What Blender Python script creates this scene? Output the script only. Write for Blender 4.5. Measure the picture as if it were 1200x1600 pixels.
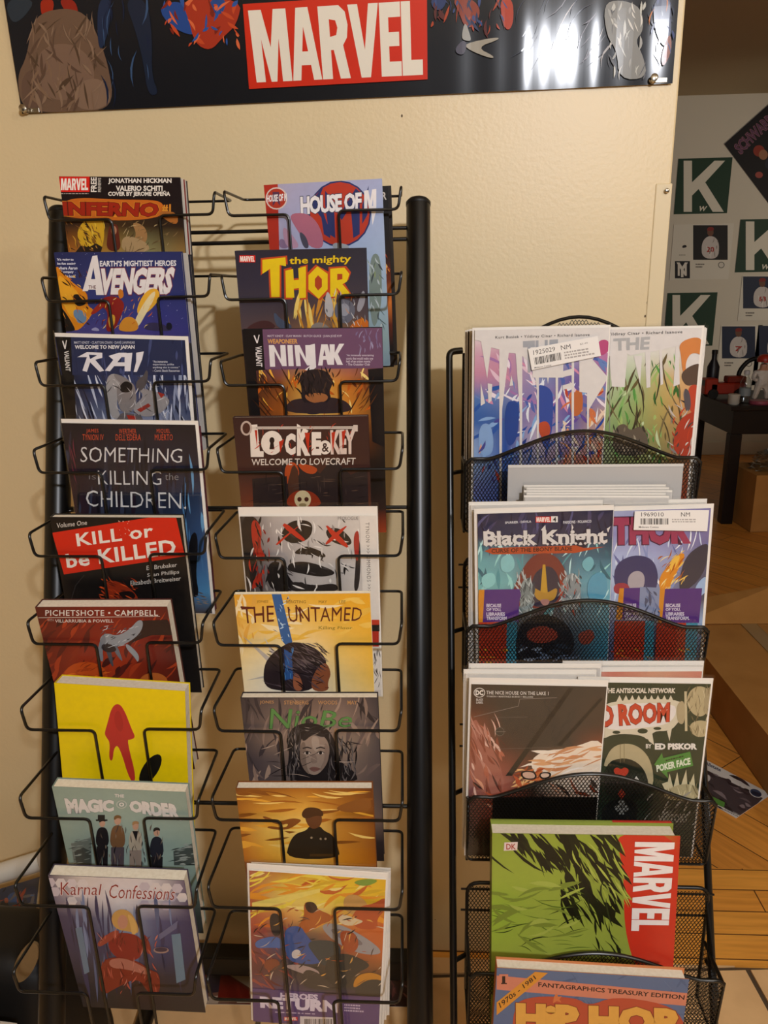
import bpy, math, random
from mathutils import Vector, Matrix
for o in list(bpy.data.objects): bpy.data.objects.remove(o)
SC = bpy.context.scene
COL = SC.collection
R = math.radians

# ------------------------------------------------------------------ camera
F = 1200.0                                   # focal length in pixels of the 1200 x 1600 frame
CAM = Vector((0.0, -1.21, 1.25))
yaw, pitch, roll = R(3.2), R(16.2), 0.0185
fh = Vector((-math.sin(yaw), math.cos(yaw), 0))
FWD = fh * math.cos(pitch) + Vector((0, 0, -math.sin(pitch)))
R0 = Vector((math.cos(yaw), math.sin(yaw), 0))
U0 = R0.cross(FWD)
RT = R0 * math.cos(roll) - U0 * math.sin(roll)
UP = U0 * math.cos(roll) + R0 * math.sin(roll)
cd = bpy.data.cameras.new('camera'); cam = bpy.data.objects.new('camera', cd); COL.objects.link(cam)
cd.sensor_fit = 'HORIZONTAL'; cd.sensor_width = 36.0; cd.lens = 36.0 * F / 1200.0
cd.clip_start = 0.05; cd.clip_end = 50
cam.matrix_world = Matrix(((RT.x, UP.x, -FWD.x, CAM.x), (RT.y, UP.y, -FWD.y, CAM.y), (RT.z, UP.z, -FWD.z, CAM.z), (0, 0, 0, 1)))
SC.camera = cam

# ------------------------------------------------------------------ light, exposure
vs = SC.view_settings
SC.display_settings.display_device = 'sRGB'
vs.view_transform = 'Standard'; vs.look = 'None'; vs.gamma = 1.0; vs.exposure = 0.0; vs.use_curve_mapping = False
w = bpy.data.worlds.new('world'); SC.world = w; w.use_nodes = True
bg = w.node_tree.nodes['Background']; bg.inputs[0].default_value = (1.0, 0.86, 0.72, 1); bg.inputs[1].default_value = 0.02

def lamp(name, loc, power, radius, color):
    l = bpy.data.lights.new(name, 'POINT'); l.energy = power; l.shadow_soft_size = radius; l.color = color
    o = bpy.data.objects.new(name, l); COL.objects.link(o); o.location = loc
    return o
lamp('room_lamp', (0.55, -2.1, 1.93), 91, 0.04, (1.0, 1.02, 1.09))
lamp('fill_lamp', (1.7, -1.7, 2.25), 26, 0.08, (1.0, 0.96, 0.90))  # added fill to brighten the floor and right side, source unseen
sl = bpy.data.lights.new('far_wall_fill', 'SPOT'); sl.energy = 62; sl.spot_size = R(62); sl.spot_blend = 0.8; sl.shadow_soft_size = 0.12; sl.color = (1.0, 0.88, 0.70)  # added spot without a known source, lifts the far wall only
so = bpy.data.objects.new('far_wall_fill', sl); COL.objects.link(so); so.location = (3.6, 2.2, 1.5); so.rotation_euler = Vector((-1.6, 2.4, -0.05)).to_track_quat('-Z', 'Y').to_euler()

# ------------------------------------------------------------------ helpers
def ray(px, py):
    return FWD + RT * ((px - 600) / F) + UP * ((800 - py) / F)
def hit(px, py, P, n):
    d = ray(px, py)
    return CAM + d * ((Vector(P) - CAM).dot(n) / d.dot(n))
def on_y(px, py, y): return hit(px, py, (0, y, 0), Vector((0, 1, 0)))
def on_z(px, py, z): return hit(px, py, (0, 0, z), Vector((0, 0, 1)))
def lin(h):
    if not isinstance(h, str): return tuple(h)
    h = h.lstrip('#')
    if len(h) == 3: h = ''.join(c * 2 for c in h)
    r = []
    for i in (0, 2, 4):
        c = int(h[i:i + 2], 16) / 255
        r.append(c / 12.92 if c <= 0.04045 else ((c + 0.055) / 1.055) ** 2.4)
    return tuple(r)

class MB:
    def __init__(s): s.v = []; s.f = []; s.c = []; s.smooth = []
    def add(s, vs_, fs, col=(0, 0, 0), sm=False):
        b = len(s.v); s.v += [tuple(v) for v in vs_]
        cl = [col] * len(vs_) if not (isinstance(col, list)) else col
        s.c += cl
        for f in fs: s.f.append([i + b for i in f]); s.smooth.append(sm)
    def box(s, x0, x1, y0, y1, z0, z1, col=(0, 0, 0)):
        vs_ = [(x, y, z) for z in (z0, z1) for y in (y0, y1) for x in (x0, x1)]
        s.add(vs_, [(0, 2, 3, 1), (4, 5, 7, 6), (0, 1, 5, 4), (2, 6, 7, 3), (0, 4, 6, 2), (1, 3, 7, 5)], col)
    def tube(s, pts, r, n=8, closed=False, cap=True, fillet=0.0, col=(0, 0, 0), fs=4):
        pts = [Vector(p) for p in pts]
        if fillet: pts = rounded(pts, fillet, fs, closed)
        m = len(pts); rings = []; prev = None
        for i, p in enumerate(pts):
            a = pts[i - 1] if (i or closed) else None
            b = pts[(i + 1) % m] if (i < m - 1 or closed) else None
            t = Vector((0, 0, 0))
            if a is not None: t += (p - a).normalized()
            if b is not None: t += (b - p).normalized()
            t.normalize()
            if prev is None:
                u = t.cross(Vector((0, 0, 1)))
                if u.length < 1e-3: u = t.cross(Vector((0, 1, 0)))
            else:
                u = prev - t * prev.dot(t)
            u.normalize(); prev = u; w_ = t.cross(u)
            rr = r[i] if isinstance(r, (list, tuple)) else r
            rings.append([p + (u * math.cos(2 * math.pi * k / n) + w_ * math.sin(2 * math.pi * k / n)) * rr for k in range(n)])
        vs_ = [q for rg in rings for q in rg]; fs_ = []
        for i in range(m if closed else m - 1):
            j = (i + 1) % m
            for k in range(n):
                k2 = (k + 1) % n
                fs_.append((i * n + k, i * n + k2, j * n + k2, j * n + k))
        if cap and not closed: fs_ += [tuple(range(n)), tuple(range((m - 1) * n, m * n))]
        s.add(vs_, fs_, col, True)
    def lathe(s, prof, c, axis=Vector((0, 0, 1)), n=24, col=(0, 0, 0)):
        axis = axis.normalized(); u = axis.orthogonal().normalized(); w_ = axis.cross(u); c = Vector(c)
        vs_ = []
        for (r_, h) in prof:
            for k in range(n):
                a = 2 * math.pi * k / n
                vs_.append(c + axis * h + (u * math.cos(a) + w_ * math.sin(a)) * r_)
        fs_ = []
        for i in range(len(prof) - 1):
            for k in range(n):
                k2 = (k + 1) % n
                fs_.append((i * n + k, i * n + k2, (i + 1) * n + k2, (i + 1) * n + k))
        fs_ += [tuple(range(n)), tuple(range((len(prof) - 1) * n, len(prof) * n))]
        s.add(vs_, fs_, col, True)
    def build(s, name, m, parent=None, bevel=0.0):
        me = bpy.data.meshes.new(name)
        me.from_pydata(s.v, [], s.f)
        if any(s.smooth): me.polygons.foreach_set('use_smooth', s.smooth)
        at = me.color_attributes.new('Col', 'FLOAT_COLOR', 'POINT')
        fl = []
        for c in s.c: fl += [c[0], c[1], c[2], 1.0]
        at.data.foreach_set('color', fl)
        me.materials.append(m); me.update()
        if any(s.smooth):
            try: me.set_sharp_from_angle(angle=R(45))
            except Exception: pass
        o = bpy.data.objects.new(name, me); COL.objects.link(o)
        if parent is not None: o.parent = parent
        if bevel:
            b = o.modifiers.new('bevel', 'BEVEL'); b.width = bevel; b.segments = 2; b.limit_method = 'ANGLE'
        return o

def rounded(pts, r, fs=4, closed=False):
    out = []; m = len(pts)
    for i, p in enumerate(pts):
        if not closed and i in (0, m - 1): out.append(p); continue
        a = pts[i - 1] - p; b = pts[(i + 1) % m] - p
        d = min(r, a.length * 0.45, b.length * 0.45)
        a = p + a.normalized() * d; b = p + b.normalized() * d
        for k in range(fs + 1):
            t = k / fs
            out.append(a * (1 - t) ** 2 + p * 2 * t * (1 - t) + b * t * t)
    return out

def empty(name, mat):
    o = bpy.data.objects.new(name, None); COL.objects.link(o); o.empty_display_size = 0.02
    o.matrix_world = mat if isinstance(mat, Matrix) else Matrix.Translation(mat)
    return o
def tag(o, label, cat, group=None):
    o['label'] = label; o['category'] = cat
    if group: o['group'] = group
    return o
def structure(o): o['kind'] = 'structure'; return o

# ------------------------------------------------------------------ materials
def mat(name, color=None, rough=0.5, metal=0.0, spec=0.5, attr=False, bump=None, coat=0.0, coat_r=0.1, noise=None):
    m = bpy.data.materials.new(name); m.use_nodes = True
    nt = m.node_tree; b = nt.nodes['Principled BSDF']
    b.inputs['Roughness'].default_value = rough; b.inputs['Metallic'].default_value = metal
    b.inputs['Specular IOR Level'].default_value = spec
    b.inputs['Coat Weight'].default_value = coat; b.inputs['Coat Roughness'].default_value = coat_r
    if color is not None: b.inputs['Base Color'].default_value = (*lin(color), 1)
    tc = nt.nodes.new('ShaderNodeTexCoord')
    src = None
    if attr:
        a = nt.nodes.new('ShaderNodeAttribute'); a.attribute_name = 'Col'; src = a.outputs['Color']
    if noise:                                          # (scale, other colour, amount)
        sc_, c2, am = noise
        n = nt.nodes.new('ShaderNodeTexNoise'); n.inputs['Scale'].default_value = sc_; n.inputs['Detail'].default_value = 6
        nt.links.new(tc.outputs['Object'], n.inputs['Vector'])
        mp = nt.nodes.new('ShaderNodeMapRange'); mp.inputs['From Min'].default_value = 0.35; mp.inputs['From Max'].default_value = 0.7
        mp.inputs['To Max'].default_value = am
        nt.links.new(n.outputs['Fac'], mp.inputs['Value'])
        mx = nt.nodes.new('ShaderNodeMix'); mx.data_type = 'RGBA'
        if src is not None: nt.links.new(src, mx.inputs['A'])
        else: mx.inputs['A'].default_value = (*lin(color), 1)
        mx.inputs['B'].default_value = (*lin(c2), 1)
        nt.links.new(mp.outputs['Result'], mx.inputs['Factor']); src = mx.outputs['Result']
    if src is not None: nt.links.new(src, b.inputs['Base Color'])
    if bump:                                           # (scale, strength, distance)
        n = nt.nodes.new('ShaderNodeTexNoise'); n.inputs['Scale'].default_value = bump[0]; n.inputs['Detail'].default_value = 3
        nt.links.new(tc.outputs['Object'], n.inputs['Vector'])
        bp = nt.nodes.new('ShaderNodeBump'); bp.inputs['Strength'].default_value = bump[1]; bp.inputs['Distance'].default_value = bump[2]
        nt.links.new(n.outputs['Fac'], bp.inputs['Height']); nt.links.new(bp.outputs['Normal'], b.inputs['Normal'])
    return m

M = {}
M['print'] = mat('printed_gloss', rough=0.33, attr=True, spec=0.4, bump=(14, 0.12, 0.002), noise=(120, '4a423c', 0.06))
M['matte'] = mat('printed_matte', rough=0.6, attr=True, spec=0.3)
M['poster'] = mat('glossy_poster', rough=0.5, attr=True, spec=0.12, coat=0.75, coat_r=0.15, bump=(3.0, 0.1, 0.01))
M['pages'] = mat('paper_pages', 'e6ddcb', rough=0.8, spec=0.2, noise=(260, 'c2b49a', 0.35))
M['board'] = mat('white_board', 'efe9e0', rough=0.55, spec=0.4)
M['wire'] = mat('black_wire', '0b0a09', rough=0.32, spec=0.6)
M['pole'] = mat('black_gloss_tube', '070606', rough=0.36, spec=0.45, bump=(40, 0.03, 0.001))
M['meshm'] = mat('black_mesh', '0c0b0a', rough=0.4, spec=0.5)
M['wall'] = mat('cream_wall', 'e2cda1', rough=0.42, spec=0.55, bump=(160, 0.16, 0.002), noise=(2.2, 'd9c398', 0.6))
M['trim'] = mat('cream_trim', 'decca5', rough=0.4, spec=0.4, bump=(90, 0.05, 0.002))
M['farwall'] = mat('grey_wall', 'cfc9ba', rough=0.7, bump=(120, 0.1, 0.002))
M['ceil'] = mat('ceiling_paint', 'b8a888', rough=0.9, bump=(200, 0.4, 0.004))
M['metal'] = mat('steel', 'b9b2a4', rough=0.25, metal=1.0)
M['card'] = mat('cardboard', 'c08a4a', rough=0.75, spec=0.2, noise=(9, 'ac783c', 0.7), bump=(60, 0.06, 0.002))
M['tape'] = mat('packing_tape', 'a98a5e', rough=0.22, spec=0.6)
M['darkwood'] = mat('dark_wood', '160c08', rough=0.4, spec=0.35, noise=(6, '0e0705', 0.8))
M['black'] = mat('black_plastic', '0d0c0c', rough=0.5, spec=0.4)
M['white'] = mat('white_plastic', 'dcd8ce', rough=0.25, spec=0.6)
M['colour'] = mat('painted_colour', rough=0.4, attr=True)

def plastic(name, gloss, tint=(1, 1, 1), rough=0.06):
    m = bpy.data.materials.new(name); m.use_nodes = True; nt = m.node_tree
    for n in list(nt.nodes): nt.nodes.remove(n)
    out = nt.nodes.new('ShaderNodeOutputMaterial'); mx = nt.nodes.new('ShaderNodeMixShader')
    tr = nt.nodes.new('ShaderNodeBsdfTransparent'); tr.inputs[0].default_value = (*tint, 1)
    gl = nt.nodes.new('ShaderNodeBsdfGlossy'); gl.inputs['Roughness'].default_value = rough
    tc = nt.nodes.new('ShaderNodeTexCoord'); no = nt.nodes.new('ShaderNodeTexNoise'); no.inputs['Scale'].default_value = 22
    bp = nt.nodes.new('ShaderNodeBump'); bp.inputs['Strength'].default_value = 0.25; bp.inputs['Distance'].default_value = 0.004
    nt.links.new(tc.outputs['Object'], no.inputs['Vector']); nt.links.new(no.outputs['Fac'], bp.inputs['Height'])
    nt.links.new(bp.outputs['Normal'], gl.inputs['Normal'])
    lw = nt.nodes.new('ShaderNodeLayerWeight'); lw.inputs['Blend'].default_value = 0.5
    pw = nt.nodes.new('ShaderNodeMath'); pw.operation = 'POWER'; pw.inputs[1].default_value = 4.0
    nt.links.new(lw.outputs['Facing'], pw.inputs[0])
    fr = nt.nodes.new('ShaderNodeMath'); fr.operation = 'MULTIPLY_ADD'; fr.inputs[1].default_value = 0.7; fr.inputs[2].default_value = 0.04
    nt.links.new(pw.outputs[0], fr.inputs[0])
    mt = nt.nodes.new('ShaderNodeMath'); mt.operation = 'MULTIPLY'; mt.inputs[1].default_value = gloss; mt.use_clamp = True
    nt.links.new(fr.outputs[0], mt.inputs[0]); nt.links.new(mt.outputs[0], mx.inputs[0])
    nt.links.new(tr.outputs[0], mx.inputs[1]); nt.links.new(gl.outputs[0], mx.inputs[2]); nt.links.new(mx.outputs[0], out.inputs[0])
    return m
M['bag'] = plastic('clear_bag', 1.1, (0.992, 0.992, 0.992))
M['clear'] = plastic('clear_plastic', 2.5, (0.86, 0.89, 0.90), 0.12)

def plank_mat(name, c1, c2, gap, angle, length, width):
    m = mat(name, c1, rough=0.36, spec=0.45); nt = m.node_tree; b = nt.nodes['Principled BSDF']
    tc = nt.nodes.new('ShaderNodeTexCoord'); mp = nt.nodes.new('ShaderNodeMapping'); mp.inputs['Rotation'].default_value = (0, 0, angle)
    br = nt.nodes.new('ShaderNodeTexBrick'); br.inputs['Scale'].default_value = 1.0
    br.inputs['Brick Width'].default_value = length; br.inputs['Row Height'].default_value = width
    br.inputs['Mortar Size'].default_value = 0.0015; br.inputs['Mortar Smooth'].default_value = 0.2
    br.inputs['Color1'].default_value = (*lin(c1), 1); br.inputs['Color2'].default_value = (*lin(c2), 1); br.inputs['Mortar'].default_value = (*lin(gap), 1)
    no = nt.nodes.new('ShaderNodeTexNoise'); no.inputs['Scale'].default_value = 5; no.inputs['Detail'].default_value = 8
    m2 = nt.nodes.new('ShaderNodeMapping'); m2.inputs['Scale'].default_value = (1.2, 16, 1); m2.inputs['Rotation'].default_value = (0, 0, 0)
    nt.links.new(tc.outputs['Object'], mp.inputs['Vector']); nt.links.new(mp.outputs['Vector'], br.inputs['Vector'])
    nt.links.new(mp.outputs['Vector'], m2.inputs['Vector']); nt.links.new(m2.outputs['Vector'], no.inputs['Vector'])
    mx = nt.nodes.new('ShaderNodeMix'); mx.data_type = 'RGBA'; mx.blend_type = 'MULTIPLY'
    cr = nt.nodes.new('ShaderNodeValToRGB'); cr.color_ramp.elements[0].position = 0.35; cr.color_ramp.elements[0].color = (0.62, 0.55, 0.48, 1)
    cr.color_ramp.elements[1].position = 0.65; cr.color_ramp.elements[1].color = (1, 1, 1, 1)
    nt.links.new(no.outputs['Fac'], cr.inputs['Fac']); mx.inputs['Factor'].default_value = 0.55
    nt.links.new(br.outputs['Color'], mx.inputs['A']); nt.links.new(cr.outputs['Color'], mx.inputs['B'])
    nt.links.new(mx.outputs['Result'], b.inputs['Base Color'])
    bp = nt.nodes.new('ShaderNodeBump'); bp.inputs['Strength'].default_value = 0.3; bp.inputs['Distance'].default_value = 0.002; bp.invert = True
    nt.links.new(br.outputs['Fac'], bp.inputs['Height']); nt.links.new(bp.outputs['Normal'], b.inputs['Normal'])
    return m
M['parquet'] = plank_mat('oak_boards', 'f0a548', 'de9440', '5a3a20', R(52), 1.1, 0.11)
M['oakedge'] = plank_mat('oak_border', 'fab04c', 'f0a244', '6a4424', 0.0, 1.4, 0.06)
M['tile'] = mat('stone_tile', 'f0c48c', rough=0.5, noise=(14, 'dcb07c', 0.7), bump=(30, 0.1, 0.003))
M['grout'] = mat('grout', '54432f', rough=0.9)

# ------------------------------------------------------------------ printed artwork on a flat sheet
FC = {}
def text_polys(s, bold=0.0, space=1.0):
    k = (s, bold, space)
    if k in FC: return FC[k]
    c = bpy.data.curves.new('t', 'FONT'); c.body = s; c.offset = bold; c.resolution_u = 2; c.space_character = space
    o = bpy.data.objects.new('t', c); COL.objects.link(o); bpy.context.view_layer.update()
    me = o.evaluated_get(bpy.context.evaluated_depsgraph_get()).to_mesh()
    vs_ = [(v.co.x, v.co.y) for v in me.vertices]; fs_ = [tuple(p.vertices) for p in me.polygons]
    bpy.data.objects.remove(o); bpy.data.curves.remove(c)
    x0 = min(v[0] for v in vs_); x1 = max(v[0] for v in vs_); y0 = min(v[1] for v in vs_); y1 = max(v[1] for v in vs_)
    vs_ = [((x - x0) / (x1 - x0), (y1 - y) / (y1 - y0)) for x, y in vs_]
    FC[k] = (vs_, fs_); return FC[k]
# heavy block capitals drawn as outlines in a unit box (x right, y down)
BLOCK = {
 'M': [[(0, 1), (0, 0), (.34, 0), (.5, .52), (.66, 0), (1, 0), (1, 1), (.74, 1), (.74, .4), (.58, 1), (.42, 1), (.26, .4), (.26, 1)]],
 'A': [[(0, 1), (.3, 0), (.5, 0), (.5, .26), (.4, .6), (.5, .6), (.5, .79), (.34, .79), (.28, 1)], [(1, 1), (.7, 0), (.5, 0), (.5, .26), (.6, .6), (.5, .6), (.5, .79), (.66, .79), (.72, 1)]],
 'R': [[(0, 1), (0, 0), (.36, 0), (.36, 1)], [(.36, 0), (.72, 0), (.93, .09), (1, .27), (.95, .44), (.8, .54), (1, 1), (.64, 1), (.46, .6), (.36, .6), (.36, .42), (.58, .4), (.64, .3), (.58, .2), (.36, .18)]],
 'V': [[(0, 0), (.32, 0), (.5, .62), (.68, 0), (1, 0), (.66, 1), (.34, 1)]],
 'E': [[(0, 0), (1, 0), (1, .2), (.42, .2), (.42, .4), (.92, .4), (.92, .59), (.42, .59), (.42, .8), (1, .8), (1, 1), (0, 1)]],
 'L': [[(0, 0), (.44, 0), (.44, .79), (1, .79), (1, 1), (0, 1)]],
 'K': [[(.06, 0), (.25, 0), (.25, .42), (.76, 0), (1, 0), (.55, .42), (.97, 1), (.72, 1), (.40, .55), (.25, .68), (.25, 1), (.06, 1)]],
}
def clip(poly, W, H):
    def cut(p, ins, inter):
        o = []
        for i in range(len(p)):
            a, b = p[i - 1], p[i]
            if ins(b):
                if not ins(a): o.append(inter(a, b))
                o.append(b)
            elif ins(a): o.append(inter(a, b))
        return o
    def ix(X): return lambda a, b: (X, a[1] + (b[1] - a[1]) * (X - a[0]) / (b[0] - a[0]))
    def iy(Y): return lambda a, b: (a[0] + (b[0] - a[0]) * (Y - a[1]) / (b[1] - a[1]), Y)
    for ins, it in ((lambda q: q[0] >= 0, ix(0)), (lambda q: q[0] <= W, ix(W)), (lambda q: q[1] >= 0, iy(0)), (lambda q: q[1] <= H, iy(H))):
        poly = cut(poly, ins, it)
        if len(poly) < 3: return []
    return poly

class Sheet:
    """a real flat rectangle in the room: O top-left corner, ex / ey unit axes, size W x H; artwork is laid on it in layers"""
    def __init__(s, O, ex, ey, W, H):
        s.O, s.ex, s.ey, s.W, s.H = Vector(O), Vector(ex).normalized(), Vector(ey).normalized(), W, H
        s.n = s.ey.cross(s.ex).normalized()                     # towards the viewer
        s.mb = MB(); s.k = 0
        s.bg = False; s.warp = None
    def mat4(s):                                               # root at the bottom middle; X right, Y into the page, Z up
        b = s.O + s.ex * (s.W / 2) + s.ey * s.H; y = -s.n; z = -s.ey
        return Matrix(((s.ex.x, y.x, z.x, b.x), (s.ex.y, y.y, z.y, b.y), (s.ex.z, y.z, z.z, b.z), (0, 0, 0, 1)))
    def uv(s, p):
        q = hit(p[0], p[1], s.O, s.n) - s.O
        return (q.dot(s.ex), q.dot(s.ey))
    def P(s, u, v, k=0.0):
        d = -1e-5 * k
        if s.warp: d += s.warp(u, v)
        return (u - s.W / 2, d, s.H - v)
    def fill(s, rows):                                          # lattice of printed colours
        if isinstance(rows, str): rows = [[rows]]
        rows = [r.split() if isinstance(r, str) else r for r in rows]
        nr = len(rows); 
        if nr == 1: rows = rows * 2; nr = 2
        rows = [r * 2 if len(r) == 1 else r for r in rows]
        nx, ny = (160, 40) if s.warp else (16, 24)
        if all(len(set(r)) == 1 for r in rows) and len({r[0] for r in rows}) == 1 and not s.warp: nx = ny = 1
        vs_, cs = [], []
        for j in range(ny + 1):
            for i in range(nx + 1):
                u, v = i / nx, j / ny
                fy = v * (nr - 1); j0 = min(int(fy), nr - 2); ty = fy - j0
                def rowc(r):
                    fx = u * (len(r) - 1); i0 = min(int(fx), len(r) - 2); t = fx - i0
                    a, b = lin(r[i0]), lin(r[i0 + 1]); return [a[q] * (1 - t) + b[q] * t for q in range(3)]
                a, b = rowc(rows[j0]), rowc(rows[j0 + 1])
                cs.append(tuple(a[q] * (1 - ty) + b[q] * ty for q in range(3)))
                vs_.append(s.P(u * s.W, v * s.H, 0))
        fs_ = [(j * (nx + 1) + i, (j + 1) * (nx + 1) + i, (j + 1) * (nx + 1) + i + 1, j * (nx + 1) + i + 1) for j in range(ny) for i in range(nx)]
        s.mb.add(vs_, fs_, cs, bool(s.warp)); s.bg = True; s.k = 1
        return s
    def _uvpoly(s, q, col, keep=False):
        q = clip(q, s.W, s.H)
        if len(q) < 3: return
        if s.warp:
            n_ = 40; v0, v1 = min(p[1] for p in q), max(p[1] for p in q); u0, u1 = min(p[0] for p in q), max(p[0] for p in q)
            def band(q, ax, lo, hi):
                if ax: q = [(p[1], p[0]) for p in q]
                q = clip([(p[0] - lo, p[1]) for p in q], hi - lo, 99); q = [(p[0] + lo, p[1]) for p in q]
                return [(p[1], p[0]) for p in q] if ax else q
            for j in range(int(v0 / s.H * n_), min(n_ - 1, int(v1 / s.H * n_)) + 1):
                b = band(q, 1, j * s.H / n_, (j + 1) * s.H / n_)
                if len(b) < 3: continue
                m_ = 80 if u1 > s.W * .62 else 1
                for i in range(int(u0 / s.W * m_), min(m_ - 1, int(u1 / s.W * m_)) + 1):
                    c_ = band(b, 0, i * s.W / m_, (i + 1) * s.W / m_) if m_ > 1 else b
                    if len(c_) >= 3: s.mb.add([s.P(u, v, s.k * 4 + 15) for u, v in c_], [tuple(range(len(c_)))[::-1]], col)
            return
        cl = col
        s.mb.add([s.P(u, v, s.k) for u, v in q], [tuple(range(len(q)))[::-1]], cl)
    def poly(s, pts, col, layer=True):
        if layer: s.k += 1
        if isinstance(pts, str):
            n = [float(t) for t in pts.replace(',', ' ').split()]; pts = list(zip(n[::2], n[1::2]))
        s._uvpoly([s.uv(p) for p in pts], lin(col)); return s
    def rect(s, x0, y0, x1, y1, col): return s.poly([(x0, y0), (x1, y0), (x1, y1), (x0, y1)], col)
    def ell(s, cx, cy, rx, ry, col, rot=0, n=20):
        a = R(rot)
        return s.poly([(cx + rx * math.cos(t) * math.cos(a) - ry * math.sin(t) * math.sin(a), cy + rx * math.cos(t) * math.sin(a) + ry * math.sin(t) * math.cos(a)) for t in [2 * math.pi * i / n for i in range(n)]], col)
    def smooth(s, pts, col, it=2):                              # corner-cut outline
        n = [float(t) for t in pts.replace(',', ' ').split()]; p = list(zip(n[::2], n[1::2]))
        for _ in range(it):
            q = []
            for i in range(len(p)):
                a, b = p[i], p[(i + 1) % len(p)]
                q += [(a[0] * .75 + b[0] * .25, a[1] * .75 + b[1] * .25), (a[0] * .25 + b[0] * .75, a[1] * .25 + b[1] * .75)]
            p = q
        return s.poly(p, col)
    def line(s, pts, wd, col):
        n = [float(t) for t in pts.replace(',', ' ').split()]; p = list(zip(n[::2], n[1::2])); s.k += 1
        for a, b in zip(p, p[1:]):
            d = math.hypot(b[0] - a[0], b[1] - a[1]) or 1; ox, oy = -(b[1] - a[1]) / d * wd / 2, (b[0] - a[0]) / d * wd / 2
            s.poly([(a[0] + ox, a[1] + oy), (b[0] + ox, b[1] + oy), (b[0] - ox, b[1] - oy), (a[0] - ox, a[1] - oy)], col, False)
        return s
    def strokes(s, n, box, cols, ln=(6, 18), wd=(1, 3), ang=(0, 180), seed=1, curve=0.25):
        rnd = random.Random(seed); cols = cols.split()
        x0, y0, x1, y1 = box
        for i in range(n):
            s.k += 0.25
            cx, cy = rnd.uniform(x0, x1), rnd.uniform(y0, y1); a = R(rnd.uniform(*ang)); L = rnd.uniform(*ln); wv = rnd.uniform(*wd)
            bend = rnd.uniform(-curve, curve) * L
            dx, dy = math.cos(a), math.sin(a); up, lo = [], []
            for t in (-.5, -.25, 0, .25, .5):
                b = bend * (0.25 - t * t) * 2; ww = wv * (1 - (2 * t) ** 2) * .5
                up.append((cx + dx * L * t - dy * (b + ww), cy + dy * L * t + dx * (b + ww))); lo.append((cx + dx * L * t - dy * (b - ww), cy + dy * L * t + dx * (b - ww)))
            s.poly(up + lo[::-1][1:-1], rnd.choice(cols), False)
        return s
    def dots(s, n, box, col, r=(.4, 1.0), seed=3):
        rnd = random.Random(seed); s.k += 1; x0, y0, x1, y1 = box
        for i in range(n):
            cx, cy, q = rnd.uniform(x0, x1), rnd.uniform(y0, y1), rnd.uniform(*r)
            s.poly([(cx + q * math.cos(t * 1.0472), cy + q * math.sin(t * 1.0472)) for t in range(6)], col, False)
        return s
    def _map(s, quad, arc):
        if len(quad) == 4 and not hasattr(quad[0], '__len__'):
            x0, y0, x1, y1 = quad; quad = [(x0, y0), (x1, y0), (x1, y1), (x0, y1)]
        q = [s.uv(p) for p in quad]
        av = 0
        if arc:
            a0 = s.uv((quad[0][0], quad[0][1] + arc)); av = a0[1] - q[0][1]
        def f(u, v):
            x = (q[0][0] * (1 - u) + q[1][0] * u) * (1 - v) + (q[3][0] * (1 - u) + q[2][0] * u) * v
            y = (q[0][1] * (1 - u) + q[1][1] * u) * (1 - v) + (q[3][1] * (1 - u) + q[2][1] * u) * v
            return (x, y - av * (1 - (2 * u - 1) ** 2))
        return f
    def _shapes(s, vs_, fs_, f, col):
        pts = [f(*v) for v in vs_]; s.k += 1
        ok = all(-1e-5 <= p[0] <= s.W + 1e-5 and -1e-5 <= p[1] <= s.H + 1e-5 for p in pts)
        if ok: s.mb.add([s.P(u, v, s.k) for u, v in pts], fs_, lin(col))
        else:
            for t in fs_: s._uvpoly([pts[i] for i in t], lin(col))
    def text(s, t, quad, col, bold=0.02, out=None, arc=0, space=1.0, slant=0.0, rough=0.0, seed=1, hand=0.0):
        f0 = s._map(quad, arc); rnd = random.Random(seed)
        f = f0
        if slant: f = lambda u, v: f0(u + slant * (0.5 - v), v)
        if out:
            for oc, ob in (out if isinstance(out, list) else [out]):
                vs_, fs_ = text_polys(t, 0.0, space)
                # outline: same lettering, swollen
                W_, H_ = text_size(t, bold, space); vs2, fs2 = text_polys(t, bold + ob, space); W2, H2 = text_size(t, bold + ob, space)
                mx, my = (W2 - W_) / 2 / W_, (H2 - H_) / 2 / H_
                s._shapes([(-mx + u * (1 + 2 * mx), -my + v * (1 + 2 * my)) for u, v in vs2], fs2, f, oc)
        vs_, fs_ = text_polys(t, bold, space)
        if rough: vs_ = [(u + rnd.uniform(-rough, rough) * .3, v + rnd.uniform(-rough, rough)) for u, v in vs_]
        s._shapes(vs_, fs_, f, col); return s
    def block(s, t, quad, col, gap=0.06, widths=None, rot90=False, arc=0):
        f0 = s._map(quad, arc); f = f0
        ws = widths or [1.35 if c == 'M' else (1.15 if c in 'AV' else (0.8 if c in 'EL' else 1)) for c in t]
        tot = sum(ws) + gap * (len(t) - 1); x = 0; s.k += 1
        for c, wd in zip(t, ws):
            for pl in BLOCK[c]:
                s._uvpoly([f((x + u * wd) / tot, v) for u, v in pl], lin(col))
            x += wd + gap
        return s
    def rbox(s, quad, col):
        if len(quad) == 4 and not hasattr(quad[0], '__len__'): return s.rect(*quad, col)
        return s.poly(quad, col)
    def marvel(s, x0, y0, x1, y1):
        s.rect(x0, y0, x1, y1, 'd8261c'); dx, dy = (x1 - x0) * .05, (y1 - y0) * .12
        return s.block('MARVEL', (x0 + dx, y0 + dy, x1 - dx, y1 - dy), 'f3efe6', gap=0.05)
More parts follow.
